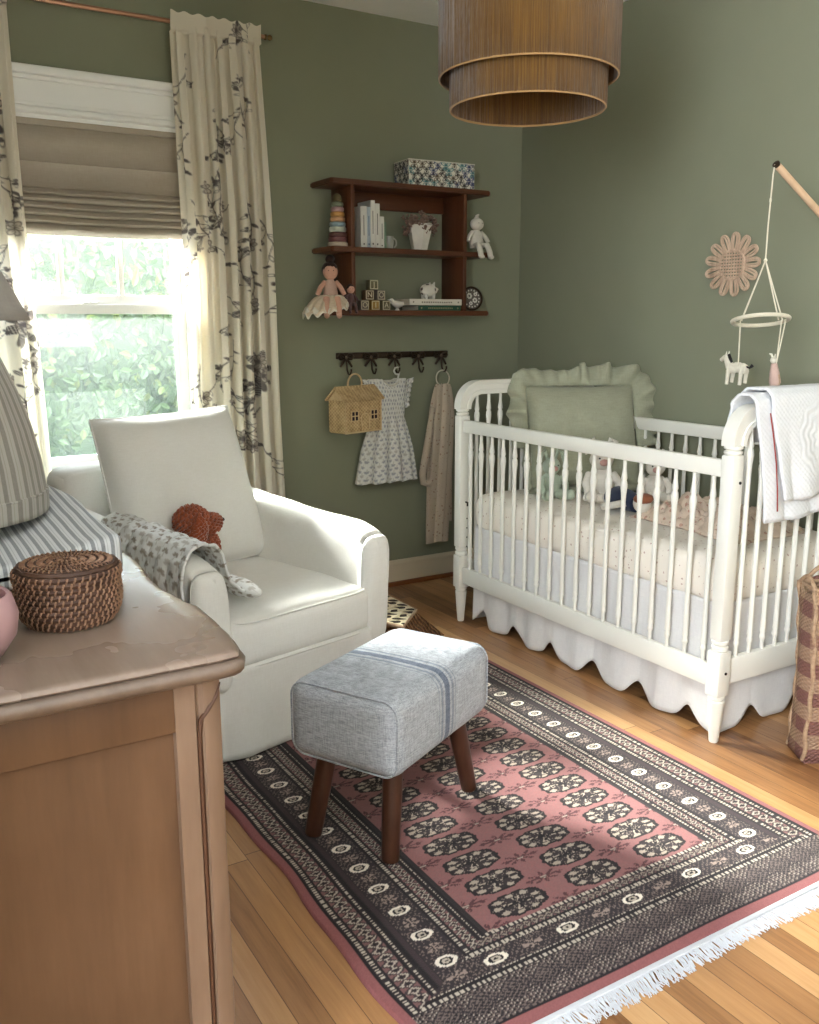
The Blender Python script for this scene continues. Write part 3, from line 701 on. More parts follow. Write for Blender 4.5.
# throw over the left arm ------------------------------------------------------------------------------
def throw():
    M = attr('block_printed_muslin', .95, .3); cv = motifs(.56, .66, .050, .0165, (224, 225, 224), (146, 136, 124), (184, 180, 174), 4)
    h = CW/2; xo = -(h-.058)
    cross = [(-.070, .30), (-.075, .42), (-.076, .53), (-.066, .585), (-.040, .622), (0, .635), (.040, .622), (.066, .588), (.078, .545), (.094, .505), (.130, .468), (.195, .452)]
    def f(u, v):
        k = v*(len(cross)-1); i = min(int(k), len(cross)-2); t = k-i; x = cross[i][0]*(1-t)+cross[i+1][0]*t; z = cross[i][1]*(1-t)+cross[i+1][1]*t
        y = -.395+.50*u+.05*(v-.5); z += .020*max(0, u-.2)*(z > .5)
        amp = .010*(.35+abs(v-.45)); n = sin(u*26+v*3.+1.5*sin(v*5))*amp+fbm((x*6, y*8, z*3), 2)*.014
        cx, cz = x, max(0, z-.52); L = math.hypot(cx, cz)+1e-6
        return CH(xo+x+abs(n)*cx/L*1.+.002, y, z+abs(n)*cz/L+.012)
    o = gridc(MB(), f, 240, 220, cv, .56, .66).build('throw_blanket', M, solid=.008, ang=180, label='pale block-printed muslin blanket draped over the near arm of the white armchair', cat='blanket')
    # rolled hem falling on the seat
    def g(u, v):
        a = v*2*PI; y = -.41+.40*u; r = .026*(1+.25*fbm((u*4, 0, 2), 2))*(1-.3*u); e = math.sqrt(max(0, 1-(abs(u-.5)*2)**6)); r *= e; cx = xo+.178-.03*u; return CH(cx+r*cos(a)*1.35, y+.01*sin(u*9), .470+r*sin(a)+.03*u)
    gridc(MB(), lambda u, v: g(v, u), 64, 160, cv, .2, .5).build('rolled_edge', M, o, ang=180)
throw()
# rust curly plush ---------------------------------------------------------------------------------------
def plush():
    M = fabric('rust_boucle', (172, 88, 50), (110, 48, 26), 120, .6, big=30, sheen=.5)
    o = thing('plush_dog', 'rust brown curly plush dog propped on the white armchair seat', 'soft toy', tuple(CH(-.072, .02, .424)), TH)
    def fuzz(parts, seed, R=.0078):
        mb = MB(); r = random.Random(seed); K_ = 1.14; parts = [(tuple(q*K_ for q in c), tuple(q*K_ for q in rad)) for c, rad in parts]
        for c, rad in parts:
            mb.ell(c, tuple(x*.95 for x in rad), 2)
            n = int(190*sum(rad)/.19)
            for k in range(n):
                z = 1-2*(k+.5)/n; a = k*2.39996; q = math.sqrt(1-z*z); d = Vector((q*cos(a), q*sin(a), z)); p = Vector(c)+Vector([d[i]*rad[i] for i in range(3)])
                mb.ell(p, R*r.uniform(.8, 1.35), 1, wob=.4, ws=90)
        return mb
    fuzz([((-.0, .0, .065), (.045, .045, .065)), ((.03, -.045, .03), (.022, .035, .02)), ((-.03, -.045, .03), (.022, .035, .02))], 1).build('body', M, o)
    hd_ = fuzz([((-.01, 0, .165), (.052, .05, .048)), ((.042, -.012, .158), (.036, .030, .028))], 2).build('head', M, o)
    for s in (-1, 1): fuzz([((-.015, s*.052, .15), (.018, .010, .036))], 3+s).build('ear', M, hd_)
    MB().ell((.094, -.018, .186), (.008, .010, .007), 2).build('nose', M_black, hd_)
    fuzz([((-.045, -.02, .085), (.018, .018, .04))], 8).build('leg', M, o); fuzz([((.045, -.02, .085), (.018, .018, .04))], 9).build('leg', M, o)
plush()
# woven storage cushion between chair and rug --------------------------------------------------------------
def wicker_top():
    m = Mat('woven_seagrass', .9, spec=.2); x, y, z = m.pos()
    a = (x*95+(y*95).f('SINE')*.8).f('SINE'); b = (y*95+x*30).f('SINE'); ch = (a*b).f('GREATER_THAN', -.12); n = m.noise(m.coord(), 60, 3)
    m.color(m.mix(ch, (52, 42, 34), m.ramp(n, [(.3, (176, 158, 128)), (.7, (220, 206, 178))]))); m.bump(a*b+n, .8, .004); return m.m
def wicker_side():
    m = Mat('braided_seagrass', .85, spec=.25); x, y, z = m.pos()
    a = ((x+y)*150+z*260+(z*90).f('SINE')).f('SINE'); n = m.noise(m.coord(), 70, 4); m.color(m.ramp(a*.16+n*1.1-.05, [(.2, (58, 36, 22)), (.5, (124, 84, 54)), (.85, (172, 128, 88))])); m.bump(a+n, .9, .006); return m.m
o = thing('woven_floor_basket', 'low square seagrass basket with patterned lid behind the armchair', 'basket', (1.66, 2.92, 0))
top = [(1.715, 2.785), (1.715, 3.08), (1.60, 3.16), (1.45, 3.16), (1.475, 2.86), (1.575, 2.64)]
base = [(1.955, 2.955), (1.90, 3.20), (1.70, 3.27), (1.45, 3.22), (1.50, 2.84), (1.60, 2.62)]
mb = MB()
for k in range(6):
    a0, a1 = Vector((*top[k], .195)), Vector((*top[(k+1) % 6], .195)); b0, b1 = Vector((*base[k], .010)), Vector((*base[(k+1) % 6], .010))
    def f(u, v): 
        p = (a0*(1-u)+a1*u)*(1-v)+(b0*(1-u)+b1*u)*v; return p+Vector((0, 0, .006*sin(v*40)*0))
    g = MB().grid(f, 8, 10); mb.add(g.v, g.f)
mb.prism(base, .0095, .012); mb.build('side', wicker_side(), o, True)
MB().prism(top, .193, .206, bev=.004).build('lid', wicker_top(), o, True)
M_rope = wood('seagrass_rope', (128, 100, 78), (172, 144, 116), None, 'x', 90, .8)
MB().tube([Vector((*p, .200)) for p in top], .007, 8, True).build('rim', M_rope, o, True)
# ------------------------------------------------------------------ crib
CX0, CX1, CY0, CY1 = 2.132, 2.815, 1.735, 3.095      # post centres
def crib():
    o = thing('crib', 'white spindle crib with rounded arched ends', 'crib', ((CX0+CX1)/2, (CY0+CY1)/2, 0)); m = M_crib
    def spindle(p0, p1, name, par):
        p0, p1 = Vector(p0), Vector(p1); L = p1.z-p0.z; r = .0078
        pr = [(.0065, 0), (.0065, .03), (.0095, .036), (.0095, .046), (.007, .05), (.0098, .058), (.0085, .07), (.0080, .12), (.0078, L*.5), (.0078, L-.14), (.0090, L-.115), (.0118, L-.088), (.0105, L-.074), (.0075, L-.068), (.0105, L-.060), (.0090, L-.050), (.0066, L-.03), (.0062, L)]
        return MB().lathe(pr, 12, Matrix.Translation(p0), cap=False).build(name, m, par, True, ang=60)
    def rail(y0, y1, x, z0, z1, lab):
        return MB().box((x-.011, y0, z0), (x+.011, y1, z1), .004).build('rail', m, o, True, label=lab)
    for x, lab in ((CX0, 'front'), (CX1, 'back')):
        rail(CY0+.015, CY1-.015, x, .812, .862, lab+' upper rail'); rail(CY0+.015, CY1-.015, x, .172, .242, lab+' lower rail')
        for k in range(18):
            y = CY0+.062+(CY1-CY0-.124)*k/17; spindle((x, y, .242), (x, y, .812), 'spindle', o)
    R = .105
    for y, lab in ((CY0, 'near'), (CY1, 'far')):
        f = MB().box((CX0+.018, y-.011, .180), (CX1-.018, y+.011, .262), .004); 
        f.build('end_rail', m, o, True, label=lab+' lower end rail')
        # arched top member, rectangular section with a grooved outer edge
        pts = []
        zt, w_ = 1.020, .056
        def arc(cx, s):
            return [(cx+s*R*-cos(a), zt-R+R*sin(a)) for a in np.linspace(0, PI/2, 14)]
        out = [(CX0-.026, .905)]+[(CX0-.026+R-R*cos(a), zt-R+R*sin(a)) for a in np.linspace(0, PI/2, 14)]+[(CX1+.026-R+R*sin(a), zt-R+R*cos(a)) for a in np.linspace(0, PI/2, 14)]+[(CX1+.026, .905)]
        r2 = R-w_+.006; 
        inn = [(CX0+.028, .905)]+[(CX0+.028+r2-r2*cos(a), zt-w_-r2+r2*sin(a)) for a in np.linspace(0, PI/2, 14)]+[(CX1-.028-r2+r2*sin(a), zt-w_-r2+r2*cos(a)) for a in np.linspace(0, PI/2, 14)]+[(CX1-.028, .905)]
        V, F = [], []; prof = [(0, -.020), (0.004, -.023), (.30, -.023), (.34, -.0195), (.66, -.0195), (.70, -.023), (.996, -.023), (1, -.020), (1, .020), (.996, .023), (.70, .023), (.66, .0195), (.34, .0195), (.30, .023), (.004, .023), (0, .020)]
        n = len(prof)
        for (ox, oz), (ix, iz) in zip(out, inn):
            for t, dy in prof: V.append((ox+(ix-ox)*t, y+dy, oz+(iz-oz)*t))
        for i in range(len(out)-1):
            for k in range(n): F.append((i*n+k, i*n+(k+1) % n, (i+1)*n+(k+1) % n, (i+1)*n+k))
        F += [tuple(range(n))[::-1], tuple((len(out)-1)*n+k for k in range(n))]
        MB().add(V, F).build('arched_top', m, o, True, ang=35, label=lab+' arched top rail')
        for k in range(10):
            x = CX0+.072+(CX1-CX0-.144)*k/9; e = min(x-(CX0+.028), (CX1-.028)-x); zt2 = 1.02-w_-.002-(max(0, r2-e)**2/(2*r2) if e < r2 else 0)
            spindle((x, y, .260), (x, y, zt2), 'spindle', o)
    for x in (CX0, CX1):
        for y in (CY0, CY1):
            T = Matrix.Translation((x, y, 0)); p = MB()
            p.lathe([(.0125, 0), (.0145, .004), (.0235, .120), (.0245, .132), (.0200, .137), (.0245, .142), (.0245, .150), (.021, .154)], 20, T)
            p.box((x-.026, y-.024, .152), (x+.026, y+.024, .292), .004)
            p.lathe([(.019, .290), (.0255, .296), (.0255, .305), (.019, .310), (.0255, .316), (.0255, .324), (.020, .328)], 20, T)
            p.box((x-.0245, y-.022, .326), (x+.0245, y+.022, .880), .006)
            p.lathe([(.020, .878), (.0265, .884), (.0265, .890), (.0195, .894), (.0265, .898), (.0265, .905), (.021, .908)], 20, T)
            leg = p.build('leg', m, o, True)
            s_ = 1 if y == CY1 else -1
            if y == CY0:
                for dx, dy, z in ((.004, -.0235, .225), (.010, -.0215, .80)): MB().lathe([(.0045, 0), (.0045, .003)], 12, rotT((x+dx, y+dy, z), rx=PI/2)).build('bolt', M_black, leg, True)
            elif x == CX0:
                for z in (.33, .37, .41, .45): MB().lathe([(.003, 0), (.003, .002)], 10, rotT((x+.012, y-.021, z), rx=PI/2)).build('bolt', M_black, leg, True)
                MB().tube([(x+.006, y-.02, .52), (x+.006, y-.034, .52), (x+.006, y-.034, .505)], .004).build('bolt', M_black, leg, True)
    return o
crib()
# mattress with fitted sheet
def sheet_mat():
    M = dots('printed_crib_sheet', (234, 226, 214), (184, 154, 140), 42, .15, .3, (150, 140, 120)); return M
M_sheet = sheet_mat()
mo = thing('crib_mattress', 'crib mattress in a cream fitted sheet with tiny print, inside the crib', 'mattress', (2.475, 2.415, .40))
def mf(q, p):
    q = Vector(q); e = (1-abs(p[2]))
    if abs(p[0]) > .95 or abs(p[1]) > .95: 
        n = .004*sin(q.y*38+q.z*10)+.004*sin(q.x*38); q.x += math.copysign(n+.006*e, p[0]) if abs(p[0]) > .95 else 0; q.y += math.copysign(n+.006*e, p[1]) if abs(p[1]) > .95 else 0
    q.z += .004*fbm((q.x*4, q.y*4, 0), 2)
    return q
MB().rbox((.606, 1.296, .160), .045, (24, 60, 4), mf, rotT((2.475, 2.418, .478))).build('fitted_sheet', M_sheet, mo, True, ang=180)
# bed skirt
M_skirt = fabric('white_cotton_skirt', (228, 226, 224), (208, 206, 206), 320, .4, big=6)
def bedskirt():
    o = thing('bed_skirt', 'white scalloped crib skirt hanging below the mattress', 'bed skirt', (2.475, 2.415, .40))
    def zlow(s, per, off):
        t = ((s-off)/per) % 1; d = min(t, 1-t)*2; return .006+.056*(.5+.5*cos(PI*d))**3.2
    def front(x0, sg):
        def f(u, v):
            y = 3.048-u*1.266; zb = zlow(y, .2245, 2.766); z = .42-(.42-zb)*v; g = .010*sin(y*41+2*sin(y*7))*(.25+.5*v)+.008*fbm((y*6, z*1, 0), 2)+.010*v*abs(sin((y-2.766)/.2245*PI))-.004
            return (x0-sg*g-sg*.004, y, z)
        return f
    def endp(y0, sg):
        def f(u, v):
            x = 2.185+u*.585; zb = zlow(x, .225, 2.33); z = .42-(.42-zb)*v; g = .004*sin(x*33)*v+.010*v*abs(sin((x-2.33)/.225*PI)); return (x, y0-sg*g, z)
        return f
    for nm, fn in (('front', front(2.170, 1)), ('back', front(2.782, -1)), ('near', endp(1.768, 1)), ('far', endp(3.062, -1))):
        MB().grid(fn, 260 if nm in ('front', 'back') else 140, 26).build('panel', M_skirt, o, True, ang=180, solid=.0015, label=nm+' scalloped skirt panel')
bedskirt()
# ruffled pillow
def ruffle_pillow():
    M = fabric('sage_green_linen', (172, 173, 152), (142, 144, 123), 240, .5, big=7)
    T = rotT((2.585, 2.870, .790), rx=math.radians(-20), rz=math.radians(-24)); o = thing('ruffled_pillow', 'sage green ruffled square pillow leaning inside the far end of the crib', 'pillow', (2.62, 2.885, .56))
    W, H = .232, .215
    def fpt(u, v, s):
        x, y = u*2-1, v*2-1; e = max(0, (1-x**4)*(1-y**4)); t = .075*e**.6; return Vector((x*W*(1-.03*(1-y*y)), s*(t+.01*e*fbm((x*2, y*2, s), 2)), y*H*(1-.03*(1-x*x))))
    mb = MB()
    for s in (-1, 1):
        g = MB().grid(lambda u, v: fpt(u if s < 0 else 1-u, v, s), 36, 36); mb.add(g.v, g.f, T)
    mb.build('cushion', M, o, True, ang=180)
    def rf(u, v):
        # perimeter param
        t = u*4; k = int(t) % 4; f = t-int(t)
        P = {0: (-W+2*W*f, -H), 1: (W, -H+2*H*f), 2: (W-2*W*f, H), 3: (-W, H-2*H*f)}[k]
        a = math.atan2(P[1]/H, P[0]/W); nrm = Vector((P[0]/W, 0, P[1]/H)); c = max(abs(nrm.x), abs(nrm.z)); cn = Vector((math.copysign(abs(nrm.x)**2.5, nrm.x), 0, math.copysign(abs(nrm.z)**2.5, nrm.z))).normalized()
        wd = (.095 if (P[0] > 0 and P[1] > 0) else .080 if P[1] > -.05 else .03); r = v*wd
        am = .6+.7*abs(sin(u*31+1)); w_ = .024*am*v*sin(u*2*PI*15+2.2*sin(u*23))+.010*v*sin(u*2*PI*37+3*sin(u*11)); fwd = -.028*v*(1-v)*2
        p = Vector((P[0], 0, P[1]))*.985+cn*r*(1-.07*am*cos(u*2*PI*15+2.2*sin(u*23))+.05*sin(u*17))
        return T @ (p+Vector((0, w_+fwd, 0)))
    MB().grid(rf, 420, 10, True).build('ruffle', M, o, True, ang=180, solid=.0025)
ruffle_pillow()
# soft toys in the crib
M_fur = fabric('white_plush_fur', (232, 227, 217), (210, 203, 192), 150, .7, big=25); M_pink = fabric('pink_felt', (206, 160, 150), scale=200); M_navy = fabric('navy_denim', (52, 60, 84), (40, 46, 66), 220)
M_fur2 = fabric('mint_muslin', (186, 196, 178), (160, 172, 152), 200)
def bunny(name, lab, base, rz, s=1., col=None, face=M_pink, group=None):
    col = col or M_fur; o = thing(name, lab, 'soft toy', base, rz, group)
    MB().ell((0, 0, .055*s), (.045*s, .040*s, .055*s), 3, wob=.12, ws=60).build('body', col, o)
    h = MB().ell((0, -.006*s, .135*s), (.038*s, .036*s, .036*s), 3, wob=.08, ws=60); hd_ = h.build('head', col, o)
    MB().ell((0, -.040*s, .128*s), (.015*s, .012*s, .012*s), 2).build('muzzle', face, hd_)
    for q in (-1, 1):
        MB().ell((q*.015*s, -.040*s, .142*s), .0035*s, 1).build('eye', M_black, hd_)
        MB().tube([(q*.018*s, 0, .165*s), (q*.030*s, 0, .20*s), (q*.045*s, -.005*s, .19*s), (q*.052*s, -.008*s, .15*s)], [.009*s, .013*s, .014*s, .006*s], 10, flat=.6).build('ear', col, hd_)
        MB().tube([(q*.038*s, -.005*s, .085*s), (q*.055*s, -.03*s, .06*s), (q*.05*s, -.045*s, .035*s)], [.014*s, .014*s, .013*s], 10).ell((q*.05*s, -.046*s, .033*s), .014*s, 2).build('arm', col, o)
        MB().tube([(q*.025*s, -.02*s, .02*s), (q*.045*s, -.065*s, .020*s), (q*.05*s, -.095*s, .024*s)], [.022*s, .020*s, .018*s], 10).ell((q*.05*s, -.10*s, .028*s), (.018*s, .014*s, .022*s), 2).build('leg', col, o)
    return o
bunny('plush_bunny', 'white plush bunny with a pink muzzle sitting against the sage pillow in the crib', (2.50, 2.665, .562), -.5, 1.2)
bunny('plush_bunny', 'pale mint plush bunny in the crib, left of the white bunny', (2.36, 2.80, .562), -.3, .95, M_fur2)
bunny('plush_lamb', 'cream plush lamb at the right of the white bunny in the crib', (2.66, 2.53, .562), -.7, 1.0, M_fur)
o = thing('rag_doll', 'cream soft doll in navy clothes lying on the crib mattress', 'soft toy', (2.42, 2.46, .562), 1.35)
MB().tube([(-.10, 0, .04), (-.04, 0, .045), (.03, 0, .045), (.08, 0, .035)], [.030, .040, .042, .03], 14).build('body', M_navy, o)
h = MB().ell((-.135, 0, .05), (.034, .032, .034), 3).build('head', M_fur, o); MB().ell((-.14, 0, .068), (.034, .035, .020), 2, wob=.2).build('hair', fabric('rust_yarn', (150, 92, 66)), h)
for q in (-1, 1):
    MB().tube([(.08, q*.02, .032), (.14, q*.03, .022), (.19, q*.045, .018)], [.018, .016, .016], 10).build('leg', M_fur, o)
    MB().tube([(-.08, q*.035, .045), (-.04, q*.065, .03), (.0, q*.08, .018)], [.014, .013, .013], 10).build('arm', M_fur, o)
def crumple():
    M = dots('blush_floral_muslin', (212, 192, 174), (176, 132, 118), 34, .24, .4, (150, 136, 112))
    def f(u, v):
        x, y = 2.36+.34*u, 1.86+.50*v; e = min(1, 6*min(u, 1-u))*min(1, 6*min(v, 1-v))
        n = abs(fbm((x*7, y*7, .3), 1.6, 4)); n2 = fbm((x*19, y*17, 2), 1.); 
        return (x+.03*fbm((y*6, x*3, 0), 1.5), y+.03*fbm((x*8, 1, y*4), 1.5), .563+e*(.012+.10*n+.014*n2+.02))
    MB().grid(f, 90, 120).build('crumpled_blanket', M, solid=.006, ang=180, label='blush floral muslin blanket crumpled on the near half of the crib mattress', cat='blanket')
crumple()
# white quilt over the near crib end ---------------------------------------------------------------------
def quilt():
    M = Mat('white_matelasse', .95, spec=.12); x, y, z = M.pos(); n = M.noise(M.coord(), 90, 3)
    dx, dz = x-2.43, z-.92; r = (dx*dx+dz*dz).f('SQRT'); an = dz.f('ARCTAN2', dx)
    pet = (an*10).f('SINE'); ring = (r*260+pet*1.2).f('SINE'); inside = r.f('LESS_THAN', .12)
    lines = ((x+z)*380).f('SINE')*.5+((x-z)*380).f('SINE')*.5
    h = ring*inside+lines*(inside*-1+1)*.6
    M.color(M.mix(n, (212, 213, 216), (226, 227, 229))); M.bump(h*.6+n*.4, .6, .002); M.sheen(.2)
    cross = [(1.786, .90), (1.784, .94), (1.780, .975), (1.768, 1.022), (1.745, 1.045), (1.715, 1.046), (1.694, 1.028), (1.682, .97), (1.676, .86), (1.672, .76), (1.670, .67)]
    def lay(x0, x1, off, ztrim, seed, zs=0):
        def f(u, v):
            k = v*(len(cross)-1); i = min(int(k), len(cross)-2); t = k-i; y = cross[i][0]*(1-t)+cross[i+1][0]*t; z = cross[i][1]*(1-t)+cross[i+1][1]*t
            x = x0+(x1-x0)*u+.012*v*u*0; hang = max(0, (.98-z))/.33
            out = 1 if y < 1.735 else -1
            fold = (.012*sin(x*26+seed)+.016*fbm((x*5, z*4, seed), 1.5))*hang
            y2 = y-out*(off+abs(fold)); z2 = z+off*(z > 1.0)-(ztrim(x) if (v > .5) else 0)*hang
            if y > 1.77: z2 = z; y2 = y
            x2 = x+(.045*hang*(1-u) if v > .5 else 0)-(.0)
            return (x2, y2, z2+.004*fbm((x*9, y*9, z*9), 1))
        return f
    o = thing('white_quilt', 'white embossed quilt folded over the near end of the crib', 'quilt', (2.45, 1.73, .70))
    MB().grid(lay(2.155, 2.76, .004, lambda x: -.015-.12*max(0, x-2.30), 1), 80, 60).build('under_layer', M, o, True, ang=180, solid=.007, label='cream underside layer of the folded quilt')
    MB().grid(lay(2.205, 2.78, .018, lambda x: -.10+.02*sin(x*9), 4), 80, 60).build('top_layer', M, o, True, ang=180, solid=.008)
    Mr = fabric('red_stitching', (150, 70, 66)); 
    MB().tube([(2.196, 1.670, 1.0), (2.205, 1.662, .94), (2.214, 1.652, .86), (2.222, 1.647, .78), (2.226, 1.645, .72)], .0022, 6).build('binding', Mr, o, True, label='thin dark red binding edge')
quilt()
# ------------------------------------------------------------------ mobile
def mobile():
    M_rop = fabric('cream_wool_cord', (226, 218, 196), scale=400); Mf = fabric('white_felt_wool', (222, 216, 200), (196, 190, 172), 200, .7, big=30)
    o = thing('baby_mobile', 'crib mobile with a beech arm, cream ring and two hanging animals', 'mobile', (2.845, 1.9165, .86)); RG = Vector((2.5, 1.965, 1.256)); tip = Vector((2.5, 1.951, 1.725))
    arm = MB(); arm.tube([(2.848, 1.9165, .78), (2.848, 1.9165, 1.48), (2.848, 1.9165, 1.505)], .011, 16); arm.tube([(2.862, 1.915, 1.486), tip+Vector((.004, 0, -.002))], .011, 16)
    a_ = arm.build('arm', M_beech, o, True); MB().lathe([(.0112, 0), (.0118, .002), (.0118, .008), (.009, .010)], 16, rotT(tip+Vector((.006, 0, -.004)), ry=-PI/2+.58)).build('cap', M_bronze, a_, True)
    MB().box((2.795, 1.890, .795), (2.870, 1.943, .880), .006).build('clamp', M_beech, o, True)
    knot = Vector((2.5, 1.963, 1.440)); st = MB()
    st.tube([tip+Vector((-.004, 0, -.002)), tip+Vector((-.004, .004, -.03)), knot+Vector((0, 0, .10)), knot], .0024, 6); st.ell(knot, .006, 2); st.ell(knot+Vector((0, -.002, .18)), (.004, .004, .009), 1)
    q = [Vector((0, .070, 0)), Vector((0, -.072, 0)), Vector((.07, .0, 0))]
    for d in ((-.004, .070, -.002), (.004, .078, 0), (-.004, -.070, 0), (.004, -.078, 0)): st.tube([knot, RG+Vector(d)], .0022, 6)
    st.build('cord', M_rop, o, True)
    MB().tube([RG+Vector((.085*cos(a), .085*sin(a), -.017*(cos(a)*.55+sin(a)*.85))) for a in np.linspace(0, 2*PI, 48, endpoint=False)], .0065, 10, True).build('ring', M_rop, o, True)
    # zebra
    Z = Vector((2.5, 2.040, 1.100)); z = MB(); zr = fabric('black_mane_wool', (40, 36, 34))
    c2 = MB(); c2.tube([RG+Vector((0, .078, 0)), Z+Vector((0, 0, .018))], .0022, 6); c2.build('cord', M_rop, o, True)
    def Zp(a, b, c=0): return Z+Vector((c, -a, b))     # a: picture right
    for k in range(9):
        t = k/8; z.ell(Zp(-.032+.062*t, .004*sin(t*PI)-.0, 0), (.0155, .0062, .0165+.002*(k % 2)), 2)
    z.tube([Zp(-.034, .004), Zp(-.044, .022), Zp(-.050, .036)], [.013, .010, .009], 10); z.tube([Zp(-.046, .038), Zp(-.058, .034), Zp(-.070, .026)], [.010, .008, .0065], 10)
    for a, b, c in ((-.030, -.014, -.009), (-.024, -.016, .009), (.022, -.014, -.009), (.028, -.014, .009)): z.tube([Zp(a, -.004, c), Zp(a+b*.2, -.03, c), Zp(a+b*.3, -.052+.006*(c > 0), c)], [.008, .0062, .006], 8)
    zo = z.build('zebra', Mf, o, True, label='white wrapped-wool zebra')
    for c in (-.006, .006): MB().tube([Zp(-.046, .044, c), Zp(-.044, .056, c)], [.0035, .001], 6).build('ear', Mf, zo, True)
    MB().tube([Zp(-.040, .046), Zp(-.034, .034), Zp(-.026, .020)], [.005, .0055, .004], 8).build('mane', zr, zo, True); MB().tube([Zp(.034, .008), Zp(.046, .004), Zp(.056, .012)], [.003, .0032, .006], 8).build('tail', zr, zo, True)
    # rabbit in a pink dress
    B = Vector((2.5, 1.898, 1.108)); c3 = MB(); c3.tube([RG+Vector((0, -.078, 0)), B+Vector((0, -.004, .02))], .0020, 6); c3.tube([RG+Vector((.02, -.078, 0)), B+Vector((0, -.004, .015))], .0020, 6); c3.build('cord', M_rop, o, True)
    def Bp(a, b, c=0): return B+Vector((c, -a, b))
    b = MB().tube([Bp(-.004, .014), Bp(.0, -.015), Bp(.004, -.045), Bp(.005, -.066)], [.009, .015, .018, .010], 14); bo = b.build('rabbit', fabric('dusty_pink_felt', (198, 168, 156)), o, True, label='small rabbit in a dusty pink dress')
    MB().ell(Bp(-.008, .024), (.009, .0105, .011), 2).tube([Bp(-.010, .030), Bp(-.016, .042), Bp(-.024, .044)], [.0035, .0035, .002], 6).tube([Bp(-.004, .032), Bp(-.002, .044)], [.0035, .002], 6).build('head', Mf, bo, True)
    MB().tube([Bp(-.010, .0), Bp(-.016, -.03), Bp(-.014, -.05)], [.003, .003, .003], 6).tube([Bp(.016, -.02), Bp(.020, -.045), Bp(.012, -.060)], [.003, .003, .002], 6).build('cord_edge', M_rope, bo, True)
mobile()
# ------------------------------------------------------------------ wicker flower on the wall
def flower():
    C0 = Vector((XW-.012, 2.414, 1.462)); o = thing('wicker_flower', 'woven wicker flower hanging on the sage wall above the crib', 'wall decoration', tuple(C0)); M = wood('natural_rattan', (158, 130, 110), (204, 178, 154), None, 'z', 60, .7)
    n = 13; R0, R1 = .058, .127
    MB().box((0, -.0, 0), (.0, 0, 0)) if False else None
    for k in range(n):
        a = 2*PI*k/n+.2; m = MB(); da = PI/n*1.0
        for j, s_ in enumerate((1., .44)):
            pts = []
            for t in np.linspace(-1, 1, 15):
                rr = R0+(R1-R0)*(.30+.70*(1-abs(t)**2.6))*(1-.06*j) if abs(t) < .995 else R0
                if abs(t) > .85: rr = R0+(rr-R0)*max(0, (1-abs(t))/.15)
                b = a+t*da*s_*(.70+.30*(rr-R0)/(R1-R0)); pts.append(C0+Vector((-.004*(1-abs(t))-.002*j, rr*cos(b)*.98, rr*sin(b)*.90)))
            m.tube(pts, 0.0046 if j == 0 else .0034, 6)
        m.build('petal', M, o, True)
    m = MB()
    for i in range(-4, 5):
        z = i*.0125; L = math.sqrt(max(0, R0**2-(z*1.05)**2)); 
        if L < .012: continue
        pts = [C0+Vector((-.006+.003*sin(y*430+(i % 2)*PI), y, z*.92)) for y in np.linspace(-L, L, 30)]; m.tube(pts, .0036, 6)
    for i in range(-4, 5):
        y = i*.0125; L = math.sqrt(max(0, R0**2-y*y)); m.tube([C0+Vector((-.006, y, -L*.9)), C0+Vector((-.006, y, L*.9))], .0028, 6)
    m.tube([C0+Vector((-.004, R0*cos(a), R0*.92*sin(a))) for a in np.linspace(0, 2*PI, 40, endpoint=False)], .0042, 6, True)
    m.build('woven_centre', M, o, True)
flower()
